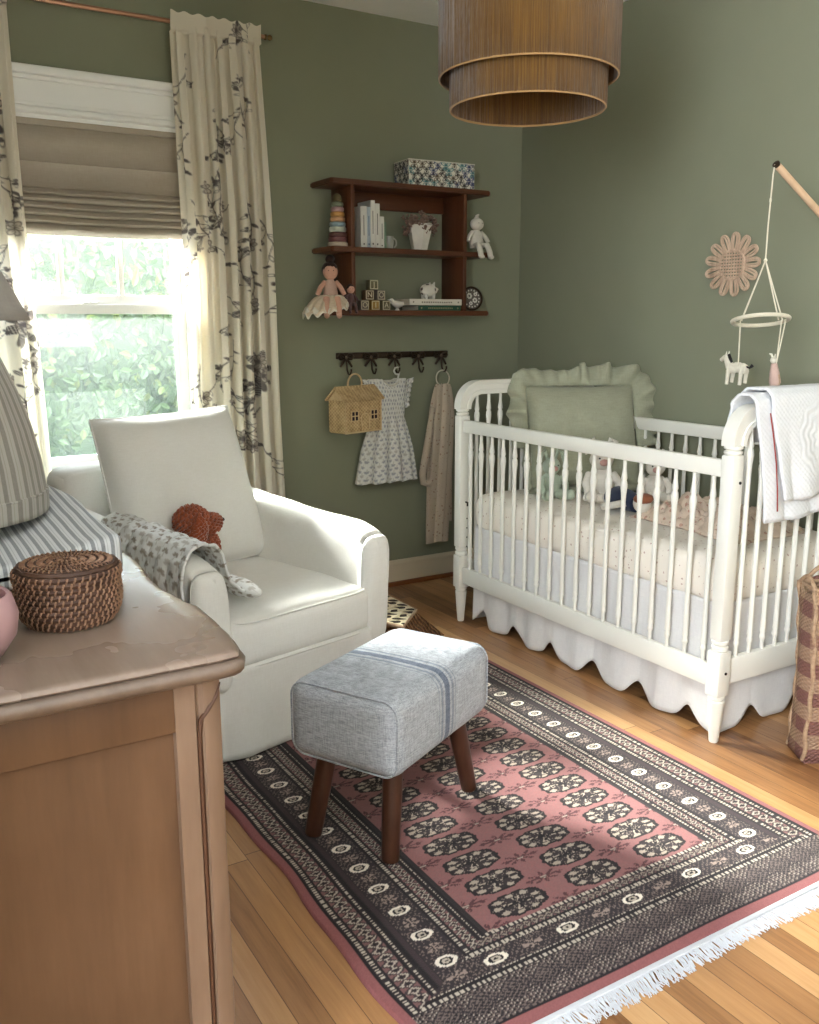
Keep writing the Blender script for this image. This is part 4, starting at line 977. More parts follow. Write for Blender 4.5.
# ------------------------------------------------------------------ pendant lamp
def pendant():
    c = Vector((1.556, 1.98, 0)); o = thing('pendant_lamp', 'two-tier ochre thread drum pendant lamp hanging from the ceiling', 'pendant lamp', (c.x, c.y, ZC))
    M = Mat('ochre_thread', .8, spec=.3); x, y, z = M.xyz(); an = y.f('ARCTAN2', x); nv = M.noise(M.comb(an*55, z*2.2, 0), 1.6, 4, .7); n2 = M.noise(M.comb(an*8, z*3, 3), 1, 2)
    M.color(M.ramp(nv*.8+n2*.25, [(.30, (48, 32, 9)), (.5, (98, 67, 20)), (.76, (146, 106, 40))])); M.bump(nv, .8, .004); M.sheen(.4); M.translucent(.12, (170, 110, 50))
    Mi = fabric('ochre_trim', (178, 140, 92), scale=200)
    def drum(name, r, z0, z1, lab):
        n = 720; V, F = [], []
        for z in (z0, z0+(z1-z0)*.33, z0+(z1-z0)*.66, z1):
            for k in range(n):
                a = 2*PI*k/n; q = r+.0014*(k % 2)+.0012*noise.noise((k*.9, z*3, r)); V.append((q*cos(a), q*sin(a), z))
        for j in range(3):
            for k in range(n): F.append((j*n+k, j*n+(k+1) % n, (j+1)*n+(k+1) % n, (j+1)*n+k))
        d = MB().add(V, F).build(name, M.m, o, ang=180, solid=.003, label=lab)
        MB().tube([(r*cos(a), r*sin(a), z0) for a in np.linspace(0, 2*PI, 96, endpoint=False)], .0028, 6, True).build('rim', Mi, d)
        return d
    zb, zs = 1.857-ZC, 1.783-ZC
    drum('outer_shade', .2250, zb, zb+.34, 'wide upper tier of the shade'); drum('inner_shade', .1965, zs, zs+.30, 'narrower lower tier of the shade')
    fr = MB()
    for a in (0, PI/3*2, PI/3*4): fr.tube([(0, 0, zb+.33), (.228*cos(a), .228*sin(a), zb+.33)], .003); fr.tube([(.197*cos(a), .197*sin(a), zb+.2), (.197*cos(a), .197*sin(a), zb+.33)], .002)
    fr.tube([(.196*cos(.9), .196*sin(.9), zb+.03), (.228*cos(.9), .228*sin(.9), zb+.03)], .002)
    fr.build('frame', M_brass, o); MB().tube([(0, 0, zb+.33), (0, 0, -.02)], .004).build('cord', M_black, o); MB().lathe([(.06, -.02), (.06, -.002), (.055, 0)], 32).build('ceiling_canopy', M_brass, o)
    MB().lathe([(.018, zb+.33), (.02, zb+.27), (.016, zb+.26)], 20).build('socket', M_brass, o); MB().ell((0, 0, zb+.225), (.03, .03, .038), 3).build('bulb', glossy('frosted_bulb', (225, 222, 210), .3), o)
pendant()
# ------------------------------------------------------------------ woven tote at the right
def tote():
    M = Mat('plaid_woven_straw', .85, spec=.25); c = M.xyz(); u, z = c[0]+c[1]*1.0, c[2]
    cu = (u*8.2).f('FRACT').f('LESS_THAN', .45); cz = (z*11.5).f('FRACT').f('LESS_THAN', .5); 
    pink = M.mix(cz, (164, 136, 114), (122, 84, 80)); brn = M.mix(cz, (172, 145, 118), (142, 110, 93)); col = M.mix(cu, brn, pink)
    w = (z*520).f('SINE')*(u*360).f('SINE'); n = M.noise(M.coord(), 80, 2); M.color(M.mix(w*.25+.25, col, (120, 88, 66), 'MIX')); M.bump(w+n, .7, .003)
    P1, P2 = Vector((2.292, 1.590, 0)), Vector((2.236, 1.500, 0)); d = (P2-P1).normalized(); e = Vector((-d.y, d.x, 0)); e = e if e.x > 0 else -e
    L, Wd, H = .36, (P2-P1).length, .515
    o = thing('woven_tote', 'pink and tan plaid woven straw tote with rope edges beside the crib', 'basket', tuple(P2), math.atan2(e.y, e.x))
    # local: x along the broad side, y toward P1
    ysgn = 1 if (Matrix.Rotation(-math.atan2(e.y, e.x), 4, 'Z') @ (P1-P2)).y > 0 else -1
    mb = MB(); 
    def wob(p): return p+Vector((.006*sin(p.z*9), .006*sin(p.z*11+1)*1, 0))
    ring = [(0, 0), (L, 0), (L, Wd*ysgn), (0, Wd*ysgn)]
    for k in range(4):
        a, b = Vector((*ring[k], 0)), Vector((*ring[(k+1) % 4], 0)); nn = 24 if k % 2 == 0 else 8
        def f(u, v):
            p = a*(1-u)+b*u+Vector((0, 0, .004+H*v)); s_ = sin(u*PI)*sin(v*PI); out = Vector(((b-a).y, -(b-a).x, 0)).normalized()*ysgn*.014*s_
            top = .02*v**6*sin(u*PI*(1 if k % 2 else 2))
            return wob(p+out)+Vector((0, 0, -top))
        g = MB().grid(f, nn, 26); mb.add(g.v, g.f)
    mb.box((.004, min(0, Wd*ysgn)+.004, .0), (L-.004, max(0, Wd*ysgn)-.004, .006)); mb.build('body', M.m, o, ang=50, solid=.004)
    for x, y in ring:
        pts = [wob(Vector((x, y, .008+(H-.005)*t)))+Vector((.004*sin(t*30+x*9), .004*cos(t*27), 0)) for t in np.linspace(0, 1, 30)]
        MB().tube(pts, .0065, 8).build('rope_edge', M_rope, o, ang=60)
    MB().tube([wob(Vector((x, y, H+.003))) for x, y in ring], .0065, 8, True).build('rim', M_rope, o)
    for y in (0, Wd*ysgn): MB().tube([wob(Vector((.015+(L-.25)*t+.10*0, y, H+.004+.045*sin(PI*t)))) for t in np.linspace(0, 1, 20)], .0065, 8).build('handle', M_rope, o)
    # rounded end handle
    MB().tube([wob(Vector((0+.0, Wd*ysgn*t, H+.03*sin(PI*t)))) for t in np.linspace(0, 1, 12)], .006, 8).build('handle', M_rope, o)
tote()
# ------------------------------------------------------------------ dresser
def dresser():
    o = thing('dresser', 'pale brown antique wooden dresser with a moulded serpentine top', 'dresser', (.08, 1.58, 0))
    def wornwood(name, a, b, c, axis, rough, spec):
        m = Mat(name, rough, spec=spec); v = m.coord('Object', {'y': (1, .12, 1), 'z': (1, 1, .12), 'x': (.12, 1, 1)}[axis]); n1 = m.noise(v, 10, 5, .65); n2 = m.noise(m.coord(), 3.5, 4, .6); n3 = m.noise(v, 120, 2)
        m.color(m.ramp(n1*.55+n2*.35+n3*.10+.0, [(.30, a), (.52, b), (.75, c)])); m.bump(n3+n1, .2, .0008); rr = n2*.3+(rough-.15); m.link(rr, m.b.inputs['Roughness']); return m.m
    Mt = wornwood('worn_dresser_top', (106, 90, 78), (130, 112, 99), (150, 133, 120), 'y', .28, .6)
    Ms = wornwood('dresser_side_wood', (71, 50, 35), (94, 68, 48), (111, 83, 61), 'z', .5, .35)
    Mp = wornwood('dresser_post_wood', (96, 75, 60), (119, 96, 79), (139, 115, 97), 'z', .45, .4)
    Mg = wornwood('weathered_edge_wood', (84, 70, 60), (112, 96, 84), (136, 120, 108), 'y', .38, .55)
    Md = wood('carved_groove_wood', (56, 34, 22), (74, 46, 30), None, 'z', 20, .5)
    Y0, Y1, X0 = 1.032, 2.13, -.20
    def front(t):    # serpentine front line, t 0..1 along y
        y = Y0+(Y1-Y0)*t; w_ = [(0, .366), (.03, .377), (.08, .384), (.14, .387), (.20, .388), (.235, .379), (.27, .376), (.30, .369), (.36, .369), (.45, .379), (.5, .382), (.55, .379), (.64, .369), (.70, .369), (.73, .376), (.765, .379), (.80, .388), (.86, .387), (.92, .384), (.97, .377), (1, .366)]
        for (a, xa), (b, xb) in zip(w_, w_[1:]):
            if t <= b: 
                k = (t-a)/(b-a); k = k*k*(3-2*k); return xa+(xb-xa)*k+.016, y
        return w_[-1][1], y
    out = [(X0, Y0), (.10, Y0+.0), (.25, Y0-.001), (.350, Y0-.001), (.368, Y0+.001)]+[front(t) for t in np.linspace(.004, .996, 90)]+[(.352, Y1), (.335, Y1), (X0, Y1)]
    n = len(out); cxm, cym = .08, 1.57
    prof = [(-.012, .838), (-.006, .840), (-.004, .8430), (-.006, .8470), (-.010, .8490), (-.016, .8500)]
    V, F = [], []
    def offs(i, d):
        p0, p1, p2 = Vector(out[i-1]), Vector(out[i]), Vector(out[(i+1) % n]); a = (p1-p0).normalized(); b = (p2-p1).normalized(); t = (a+b).normalized() if (a+b).length > 1e-6 else a; nn = Vector((t.y, -t.x)); return p1+nn*d
    for d, z in prof:
        for i in range(n): q = offs(i, d); V.append((q.x, q.y, z))
    for j in range(len(prof)-1):
        for i in range(n): F.append((j*n+i, j*n+(i+1) % n, (j+1)*n+(i+1) % n, (j+1)*n+i))
    F += [tuple(range(n))[::-1], tuple((len(prof)-1)*n+i for i in range(n))]
    top = MB().add(V, F).build('top', Mt, o, True, ang=50)
    V, F = [], []; prof = [(-.030, .812), (-.018, .813), (-.010, .816), (-.002, .821), (.003, .827), (.004, .832), (.001, .8370), (-.004, .8385), (-.010, .8390), (-.014, .8392)]
    for d, z in prof:
        for i in range(n): q = offs(i, d); V.append((q.x, q.y, z))
    for j in range(len(prof)-1):
        for i in range(n): F.append((j*n+i, j*n+(i+1) % n, (j+1)*n+(i+1) % n, (j+1)*n+i))
    F += [tuple(range(n))[::-1]]
    MB().add(V, F).build('moulded_edge', Mg, top, True, ang=50, label='grey-brown rounded moulding under the top')
    # carcass
    zb = .13
    MB().box((X0+.02, Y0+.050, zb), (.322, Y0+.062, .74)).build('side_panel', Ms, o, True); MB().box((X0+.02, Y1-.062, zb), (.318, Y1-.050, .74)).build('side_panel', Ms, o, True)
    MB().box((X0+.02, Y0+.038, .745), (.316, Y0+.062, .812), .002).build('side_rail', Ms, o, True); MB().box((X0+.02, Y1-.062, .745), (.312, Y1-.038, .812), .002).build('side_rail', Ms, o, True)
    MB().box((X0+.01, Y0+.06, zb), (X0+.022, Y1-.06, .812)).build('back_panel', Ms, o, True)
    for ys, s_ in ((Y0+.036, 1), (Y1-.036, -1)):
        # corner post: flat stile then rounded shoulder
        ol = [(.304, 0), (.330, 0), (.332, .004), (.336, .004), (.340, -.003), (.352, -.003), (.364, .004), (.369, .018), (.369, .045), (.361, .060), (.343, .062), (.304, .062)]
        ol = [(x, ys+s_*y) for x, y in ol]; ol = ol if s_ > 0 else ol[::-1]
        p = MB().prism(ol, 0.0, .812); post = p.build('corner_post', Mp, o, True, ang=35)
        g = MB().tube([(.365, ys+s_*.004, .800), (.358, ys-s_*.001, .785), (.347, ys-s_*.003, .772), (.3365, ys+s_*.000, .756), (.334, ys+s_*.001, .735), (.334, ys+s_*.001, .12)], [.001, .0022, .003, .0034, .003, .0028], 6)
        g.build('carved_groove', Md, post, True, label='dark carved groove')
        MB().prism([(X0+.01, ys), (X0+.05, ys), (X0+.05, ys+s_*.04), (X0+.01, ys+s_*.04)][::s_], 0, .812).build('leg', Mp, o, True, smooth=False)
    for k in range(3):
        z0, z1 = .16+.215*k, .16+.215*k+.205
        f = MB().grid(lambda u, v: (front(.07+.86*u)[0]-.036, front(.07+.86*u)[1], z0+(z1-z0)*v), 80, 2); d = f.build('drawer', Ms, o, True, solid=.016)
        for y in (1.32, 1.82):
            MB().tube([(.345, y-.045, (z0+z1)/2+.008), (.366, y-.04, (z0+z1)/2-.004), (.372, y, (z0+z1)/2-.016), (.366, y+.04, (z0+z1)/2-.004), (.345, y+.045, (z0+z1)/2+.008)], .0035).build('handle', M_brass, d, True)
    MB().grid(lambda u, v: (front(.05+.9*u)[0]-.032, front(.05+.9*u)[1], .16-(.03+.03*abs(sin(u*PI*3)))*v), 80, 4).build('apron', Mp, o, True, solid=.016)
    MB().box((X0+.03, Y0+.07, .12), (.325, Y1-.07, .135)).build('bottom_board', Ms, o, True)
dresser()
# small lidded coil basket -----------------------------------------------------------------------------------
def coilbasket():
    c = Vector((.226, 1.272, .851)); o = thing('lidded_basket', 'small round brown coiled basket with lid on the dresser', 'basket', tuple(c))
    M = wood('dark_rattan_coil', (50, 33, 25), (78, 53, 40), (98, 70, 54), 'x', 55, .6); Ml = wood('light_rattan_stitch', (98, 70, 54), (144, 110, 88), None, 'x', 60, .55)
    def coil(mb, R, z, r=.0042, n=64, seed=0):
        mb.tube([((R+.0010*sin(k*1.9+seed))*cos(2*PI*k/n), (R+.0010*sin(k*1.9+seed))*sin(2*PI*k/n), z+.0006*sin(k*2.3+seed)) for k in range(n)], r, 6, True)
    def stitches(mb, R, z, n, seed, h=.0052, tilt=.0):
        for k in range(n):
            a = 2*PI*k/n+seed; d = .0022/R; e = Vector((cos(a), sin(a), 0)); f = Vector((cos(a+d), sin(a+d), 0))
            mb.tube([e*(R+.0033)+Vector((0, 0, z-h*.72)), (e+f)/2*(R+.0052)+Vector((0, 0, z)), f*(R+.0033)+Vector((0, 0, z+h*.72))], .0014, 5)
    body, sb = MB(), MB()
    Rs = [.053, .0590, .0625, .0640, .0648, .0650, .0645, .0640]
    for i, R in enumerate(Rs): coil(body, R, .005+i*.0075, .0046, 64, i); stitches(sb, R, .005+i*.0075, 44, (i % 2)*.0714+i*.01)
    body.lathe([(.053, .001), (.061, .015), (.062, .056), (.056, .058)], 40); b = body.build('body', M, o); sb.build('stitching', Ml, b, label='paler stitched cane strips')
    lid, sl = MB(), MB(); z0 = .0655
    for i, R in enumerate((.0660, .0655)): coil(lid, R, z0+i*.0072, .0046, 64, i+3); stitches(sl, R, z0+i*.0072, 44, i*.07)
    i = 0; R = .062
    while R > .004: coil(lid, R, z0+.0125+(.070-R)*.045, .0044, 48, i); R -= .0075; i += 1
    lid.lathe([(.062, z0-.003), (.062, z0+.010), (.035, z0+.012), (.002, z0+.013)], 40)
    for k in range(46):
        a = 2*PI*k/46
        for j, (ra, rb) in enumerate(((.006, .014), (.018, .026), (.030, .038), (.042, .049), (.053, .060))):
            if (j == 0 and k % 4) or (j == 1 and k % 2): continue
            b_ = a+.10+j*.05; e, f = Vector((cos(b_), sin(b_), 0)), Vector((cos(b_+.16/(1+j)), sin(b_+.16/(1+j)), 0)); zz = z0+.0172+(.070-ra)*.045
            sl.tube([e*ra+Vector((0, 0, zz)), (e*ra+f*rb)/2+Vector((0, 0, zz+.0012)), f*rb+Vector((0, 0, zz-.0008))], .0012, 5)
    l = lid.build('lid', M, o); sl.build('stitching', Ml, l, label='paler radiating cane strips')
coilbasket()
# striped changing pad + dome + lamp -----------------------------------------------------------------------------
def stripes(name, per, a, b, trans=0., axis=None, bump=.3):
    m = Mat(name, .95, spec=.12); x, y, z = m.xyz(); u = x if axis is None else y.f('ARCTAN2', x)
    f = (u/per).f('FRACT'); s1_ = f.f('LESS_THAN', .42); s2_ = ((f-.66).f('ABSOLUTE')).f('LESS_THAN', .035); n = m.noise(m.coord(), 300, 2)
    c = m.mix((s1_*.9+s2_*.5)*(n*.4+.75), a, b); m.color(c); m.bump(n, bump, .001); m.sheen(.2)
    if trans: m.translucent(trans, c)
    return m.m
o = thing('changing_pad', 'grey ticking-stripe covered changing pad lying on the dresser', 'changing pad', (.08, 1.8, .851))
Mt_ = stripes('grey_ticking_stripe', .0145, (204, 207, 210), (124, 128, 134))
def pad(q, p):
    q = Vector(q); q.z += (.034*abs(p[0])**2-.012)*(p[2] > 0)*1.+.022*(p[1]+1)/2*(p[2] > 0); q.x += .004*sin(q.y*20)+.01*(1-p[1]**2)*(abs(p[0]) > .9)*0; q.z += .004*fbm(q*6, 1.5)*(p[2] > 0); q.x += -.03*max(0, p[1])*(p[0] > 0); return q
MB().rbox((.51, .52, .050), .018, (40, 24, 4), pad, rotT((.088-.08, 1.710-1.8, .026))).build('cover', Mt_, o, ang=180)
o = thing('striped_fabric_dome', 'brownish grey striped gathered fabric dome standing on the changing pad at the left edge', 'fabric cover', (.088, 1.752, .927))
Md_ = stripes('gathered_grey_stripe', .125, (172, 168, 160), (132, 128, 121), .15, 'ang')
def dome(u, v):
    a = u*2*PI; prof = [(.198, .0), (.199, .034), (.196, .036), (.190, .09), (.178, .15), (.160, .21), (.138, .265), (.118, .300), (.09, .318), (.03, .322)]
    k = v*(len(prof)-1); i = min(int(k), len(prof)-2); t = k-i; r = prof[i][0]*(1-t)+prof[i+1][0]*t; z = prof[i][1]*(1-t)+prof[i+1][1]*t
    r += .0030*sin(a*25+2*sin(a*5))*(.2+.8*v)*(r > .05); return (r*cos(a), r*sin(a), z+.0)
MB().grid(dome, 400, 40, True).build('cover', Md_, o, ang=180, solid=.002)
MB().tube([(.1985*cos(a), .1985*sin(a), .036) for a in np.linspace(0, 2*PI, 80, endpoint=False)], .0022, 6, True).build('hem', Md_, o)
o = thing('table_lamp', 'table lamp with a pale pleated cone shade at the left edge before the window', 'lamp', (.164, 2.055, .852))
Mpl = fabric('pleated_shade_fabric', (176, 172, 165), (156, 152, 146), 200, .2)
def shade(u, v):
    a = u*2*PI; r = .165-(.165-.085)*v; z = .405+.16*v; r += .0028*(1 if int(u*480) % 2 else -1); return (r*cos(a), r*sin(a), z)
MB().grid(shade, 480, 6, True).build('lamp_shade', Mpl, o, ang=180, solid=.001)
MB().lathe([(.055, 0), (.055, .012), (.02, .022), (.014, .05), (.03, .09), (.045, .14), (.04, .2), (.018, .25), (.010, .28), (.010, .42)], 32).build('base', M_ceramic, o)
fr = MB().tube([(0, 0, .42), (0, 0, .56)], .003)
for a in (0, 2.1, 4.2): fr.tube([(0, 0, .555), (.084*cos(a), .084*sin(a), .56)], .002)
fr.build('frame', M_brass, o); MB().ell((0, 0, .46), .025, 2).build('bulb', M_ceramic, o)
MB().lathe([(.030, 0), (.045, .006), (.062, .03), (.066, .055), (.060, .078), (.056, .082), (.053, .080), (.058, .055), (.05, .02), (.02, .010)], 40, Matrix.Translation((.082, 1.172, .851))).build('pink_bowl', glossy('pink_glazed_ceramic', (188, 150, 154), .35), label='rounded pink ceramic bowl at the left edge of the dresser top', cat='bowl')
# ------------------------------------------------------------------ wall shelf
SX0, SX1, SF = 1.768, 2.582, 3.530
def shelf():
    o = thing('wall_shelf', 'dark cherry wood wall shelf with three boards', 'shelf', (2.175, YW-.1, 1.29))
    for z, lab in ((1.813, 'top board'), (1.543, 'middle board'), (1.282, 'bottom board')):
        MB().prism([(SX0, YW-.002), (SX0, SF+.012), (SX0+.012, SF), (SX1-.012, SF), (SX1, SF+.012), (SX1, YW-.002)][::-1], z, z+.022, bev=.004).build('shelf_board', M_cherry, o, True, ang=30, label=lab)
    for x in (1.866, 2.437):
        for z0, z1 in ((1.565, 1.813), (1.304, 1.543)): MB().box((x, SF+.012, z0), (x+.018, YW-.002, z1), .002).build('side_panel', M_cherry_v, o, True)
    MB().box((1.884, YW-.018, 1.742), (2.437, YW-.002, 1.813), .002).build('back_rail', M_cherry, o, True)
shelf()
ZT, ZM, ZL = 1.8355, 1.5655, 1.3045
# butterfly box
def bflybox():
    W, D, H = .335, .135, .108; T = rotT((2.338, 3.632, ZT), rz=math.radians(-3)); o = thing('patterned_box', 'white storage box with a butterfly print on the top shelf board', 'box', (2.338, 3.632, ZT), math.radians(-3))
    cv = Canvas(2*(W+D), H, 1000, (216, 212, 198)); r = random.Random(9)
    for k in range(96):
        x, y = (k % 24)*.0395+.01+(k//24 % 2)*.019+r.uniform(-.005, .005), .014+.027*(k//24)+r.uniform(-.005, .005); s_ = r.uniform(1.1, 1.6)
        col = r.choice(((44, 42, 44), (60, 52, 50), (52, 66, 110), (96, 78, 60), (50, 52, 50), (70, 126, 130)))
        for q in (-1, 1):
            cv.ell((x+q*.0085*s_, y+.006*s_), .0095*s_, .0058*s_, q*.6, col, .9, ring=.45); cv.ell((x+q*.006*s_, y-.007*s_), .0065*s_, .0045*s_, -q*.6, col, .85, ring=.5); cv.line((x, y), (x+q*.010*s_, y+.008*s_), .0022, col)
        cv.line((x, y-.01*s_), (x, y+.011*s_), .0028, (36, 34, 34))
    m = MB(); cols = []
    per = [(-W/2, -D/2, W/2, -D/2), (W/2, -D/2, W/2, D/2), (W/2, D/2, -W/2, D/2), (-W/2, D/2, -W/2, -D/2)]; s0 = 0
    for x0, y0, x1, y1 in per:
        L = math.hypot(x1-x0, y1-y0); nu, nv = int(L/.0014), int(H/.0014); U, V = np.meshgrid(np.linspace(0, 1, nu), np.linspace(0, 1, nv)); b = len(m.v)
        m.v += np.stack([x0+(x1-x0)*U, y0+(y1-y0)*U, V*H], -1).reshape(-1, 3).tolist(); idx = np.arange(nu*nv).reshape(nv, nu)+b
        m.f += np.stack([idx[:-1, :-1], idx[:-1, 1:], idx[1:, 1:], idx[1:, :-1]], -1).reshape(-1, 4).tolist(); cols.append(cv.sample(s0+U*L, V*H).reshape(-1, 3)); s0 += L
    m.c = np.concatenate(cols); mt = attr('butterfly_printed_paper', .6, .05)
    m.build('body', mt, o, smooth=False)
    MB().box((-W/2, -D/2, .001), (W/2, D/2, .004)).build('base', M_black, o)
    MB().box((-W/2-.002, -D/2-.002, H-.001), (W/2+.002, D/2+.002, H+.003), .001).build('lid', paint('box_lid_paper', (206, 202, 188), .6), o)
bflybox()
# ring stacker
o = thing('ring_stacker', 'tower of pastel stacking rings on the left end of the middle shelf', 'toy', (1.832, 3.60, ZM)); cols = [(206, 190, 172), (112, 66, 68), (96, 58, 54), (186, 188, 176), (126, 146, 156), (198, 150, 106), (196, 146, 76), (176, 140, 140), (120, 128, 108)]
zz = 0
for k, c in enumerate(cols):
    R = .043-.0022*k; h = .0195 if k != 3 else .021; MB().lathe([(.010, .001), (R-.004, .0), (R, .004), (R, h-.004), (R-.004, h), (.010, h-.001)], 28, Matrix.Translation((0, 0, zz))).build('ring', glossy('painted_ring', c, .5), o); zz += h+.0006
MB().lathe([(.016, zz), (.020, zz+.006), (.016, zz+.026), (.006, zz+.034), (.001, zz+.035)], 24).build('top_knob', glossy('painted_knob', (104, 92, 60), .5), o)
# standing books
bk = [(.030, .170, (212, 210, 204), 'wide white book, leftmost of the row'), (.017, .168, (172, 184, 196), 'pale blue-grey spined thin book, second from the left'), (.021, .196, (216, 214, 208), 'tallest white book in the row'), (.022, .184, (214, 212, 206), 'tall white book just right of the tallest one'), (.021, .132, (210, 208, 202), 'short white book beside the green one'), (.010, .110, (116, 140, 120), 'thin green book, shortest of the row')]
M_page = fabric('book_pages', (218, 208, 188), scale=400, sheen=0); x = 1.926
for k, (t, h, c, lab) in enumerate(bk):
    o = thing('book', lab+' on the middle shelf', 'book', (x+t/2, 3.57, ZM), 0, 'white books standing on the middle shelf'); d = .115
    mc = paint('book_cover', c, .5, .02, 0); a_ = MB().box((-t/2, 0, 0), (-t/2+.0015, d, h)).box((t/2-.0015, 0, 0), (t/2, d, h)).box((-t/2, -.0015, 0), (t/2, .0015, h), .0006).build('cover', mc, o)
    MB().box((-t/2+.0016, .002, .002), (t/2-.0016, d-.003, h-.003)).build('pages', M_page, o)
    if t > .015: MB().box((-.0016, -.0022, h*.30), (.0016, -.0014, h*.78)).box((-.003, -.0022, h*.07), (.003, -.0014, h*.11)).build('spine_print', paint('spine_ink', (88, 86, 84) if k != 1 else (86, 104, 130), .6), a_)
    x += t+.0008
# mug
o = thing('teacup', 'small grey-white cup with a round handle beside the books', 'cup', (2.085, 3.61, ZM)); MB().lathe([(.016, 0), (.020, .004), (.023, .03), (.022, .055), (.020, .056), (.020, .01), (.004, .006)], 28).build('bowl', glossy('speckled_ceramic', (168, 166, 156), .35), o)
MB().tube([(.020+.016*sin(a)+.004, 0, .029+.019*cos(a)) for a in np.linspace(.1, PI-.1, 16)], .0036, 8).build('handle', glossy('speckled_ceramic', (186, 182, 170), .35), o)
# vase with dried flowers
o = thing('white_vase', 'white faceted tapering vase on the middle shelf', 'vase', (2.245, 3.61, ZM), .3); n = 6
MB().lathe([(.033, 0), (.035, .003), (.059, .110), (.056, .112), (.030, .02)], n).build('body', M_ceramic, o, smooth=False)
MB().tube([(.0585*cos(2*PI*(k/24))*(1 if k % 4 else 1.0), .0585*sin(2*PI*(k/24)), .110+.005*abs(sin(k/24*PI*6))) for k in range(24)], .002, 6, True).build('scalloped_rim', M_ceramic, o)
fl = MB(); r = random.Random(5); st = MB()
for k in range(70):
    a, q, z = r.random()*2*PI, r.random()**.5*.082, r.uniform(.10, .165); p = (2.245+q*cos(a), 3.61+q*sin(a)*.8, ZM+z-q*.45+.012)
    for _ in range(6): fl.ell((p[0]+r.gauss(0, .007), p[1]+r.gauss(0, .006), p[2]+r.gauss(0, .007)), r.uniform(.0035, .0085), 1)
    if k % 4 == 0: st.tube([(2.245, 3.61, ZM+.06), p], .001, 4)
do = fl.build('dried_flowers', fabric('dried_petals', (150, 126, 112), (92, 70, 60), 200, big=60), label='bunch of small brown dried flowers in the white vase', cat='flowers'); st.build('stem', M_cherry, do)
# white doll on the right overhang
def doll(name, lab, base, s, skin, cloth, hair, rz=0, tutu=None, bun=False, headc=None):
    o = thing(name, lab, 'doll', base, rz)
    MB().tube([(0, 0, .0), (0, 0, .03*s), (0, 0, .07*s), (0, 0, .085*s)], [.024*s, .027*s, .020*s, .010*s], 14).build('body', cloth, o)
    h = MB().ell((0, -.002*s, .110*s), (.027*s, .025*s, .029*s), 3).build('head', skin, o)
    for q in (-1, 1):
        MB().ell((q*.009*s, -.0265*s, .113*s), .0022*s, 1).build('eye', M_black, h)
        MB().tube([(q*.018*s, 0, .075*s), (q*.036*s, -.006*s, .055*s), (q*.048*s, -.012*s, .030*s)], [.0095*s, .009*s, .0085*s], 10).build('arm', cloth if not tutu else skin, o)
        MB().tube([(q*.012*s, -.005*s, .012*s), (q*.020*s, -.040*s, .014*s), (q*.022*s, -.056*s, -.020*s), (q*.022*s, -.060*s, -.040*s)], [.013*s, .012*s, .011*s, .0105*s], 10).ell((q*.022*s, -.065*s, -.044*s), (.010*s, .015*s, .010*s), 2).build('leg', cloth if not tutu else skin, o)
    if hair:
        m = MB().ell((0, .004*s, .118*s), (.029*s, .027*s, .027*s), 3, wob=.15, ws=60)
        if bun: m.ell((0, .004*s, .153*s), (.017*s, .017*s, .016*s), 2, wob=.2, ws=60)
        m.build('hair', hair, h)
    else: MB().tube([(0, 0, .135*s), (.002*s, 0, .150*s), (.008*s, -.004*s, .155*s)], [.010*s, .006*s, .003*s], 8).build('hat_tip', cloth, h)
    return o
M_wht = fabric('white_felt', (214, 208, 196), (194, 188, 176), 220, .4); M_skin = fabric('doll_skin_cloth', (206, 160, 140), scale=300, bump=.1); M_hair = fabric('dark_brown_yarn', (52, 34, 28), (34, 22, 18), 120, .7)
wdoll = doll('white_doll', 'plain white cloth doll with pointed hat sitting at the right end of the middle shelf', (2.533, 3.578, ZM+.020), 1.05, M_wht, M_wht, None, .1); wdoll.scale = (1.22, 1.05, .92)
do = doll('ballerina_doll', 'large cloth doll with dark hair bun and cream tutu, left on the bottom shelf', (1.783, 3.580, ZL+.028), 1.18, M_skin, fabric('blush_bodice', (190, 160, 146), scale=250), M_hair, -.35, True, True)
def tut(u, v):
    a = u*2*PI; R = .030+.066*v; return (R*cos(a)*1.05-.020*v, R*sin(a)*.75-.010*v, .034-.062*v*v*(1.0+.35*math.cos(a-3.6))+.008*sin(a*13)*v)
MB().grid(tut, 160, 8, True).build('tutu', fabric('cream_tulle', (208, 192, 170), (184, 166, 146), 260), do, solid=.002, ang=180)
MB().grid(lambda u, v: (lambda p: (p[0]*1.0, p[1]*1.0, p[2]+.004*sin(u*70)-.006*v))(tut(u, .86+.14*v)), 160, 4, True).build('hem_ruffle', M_wht, do, solid=.003, ang=180, label='white ruffled hem')
doll('small_doll', 'tiny cloth doll with dark hair beside the ballerina doll', (1.862, 3.548, ZL+.018), .62, M_skin, fabric('plum_dress', (96, 74, 76), scale=250), M_hair, -.2)
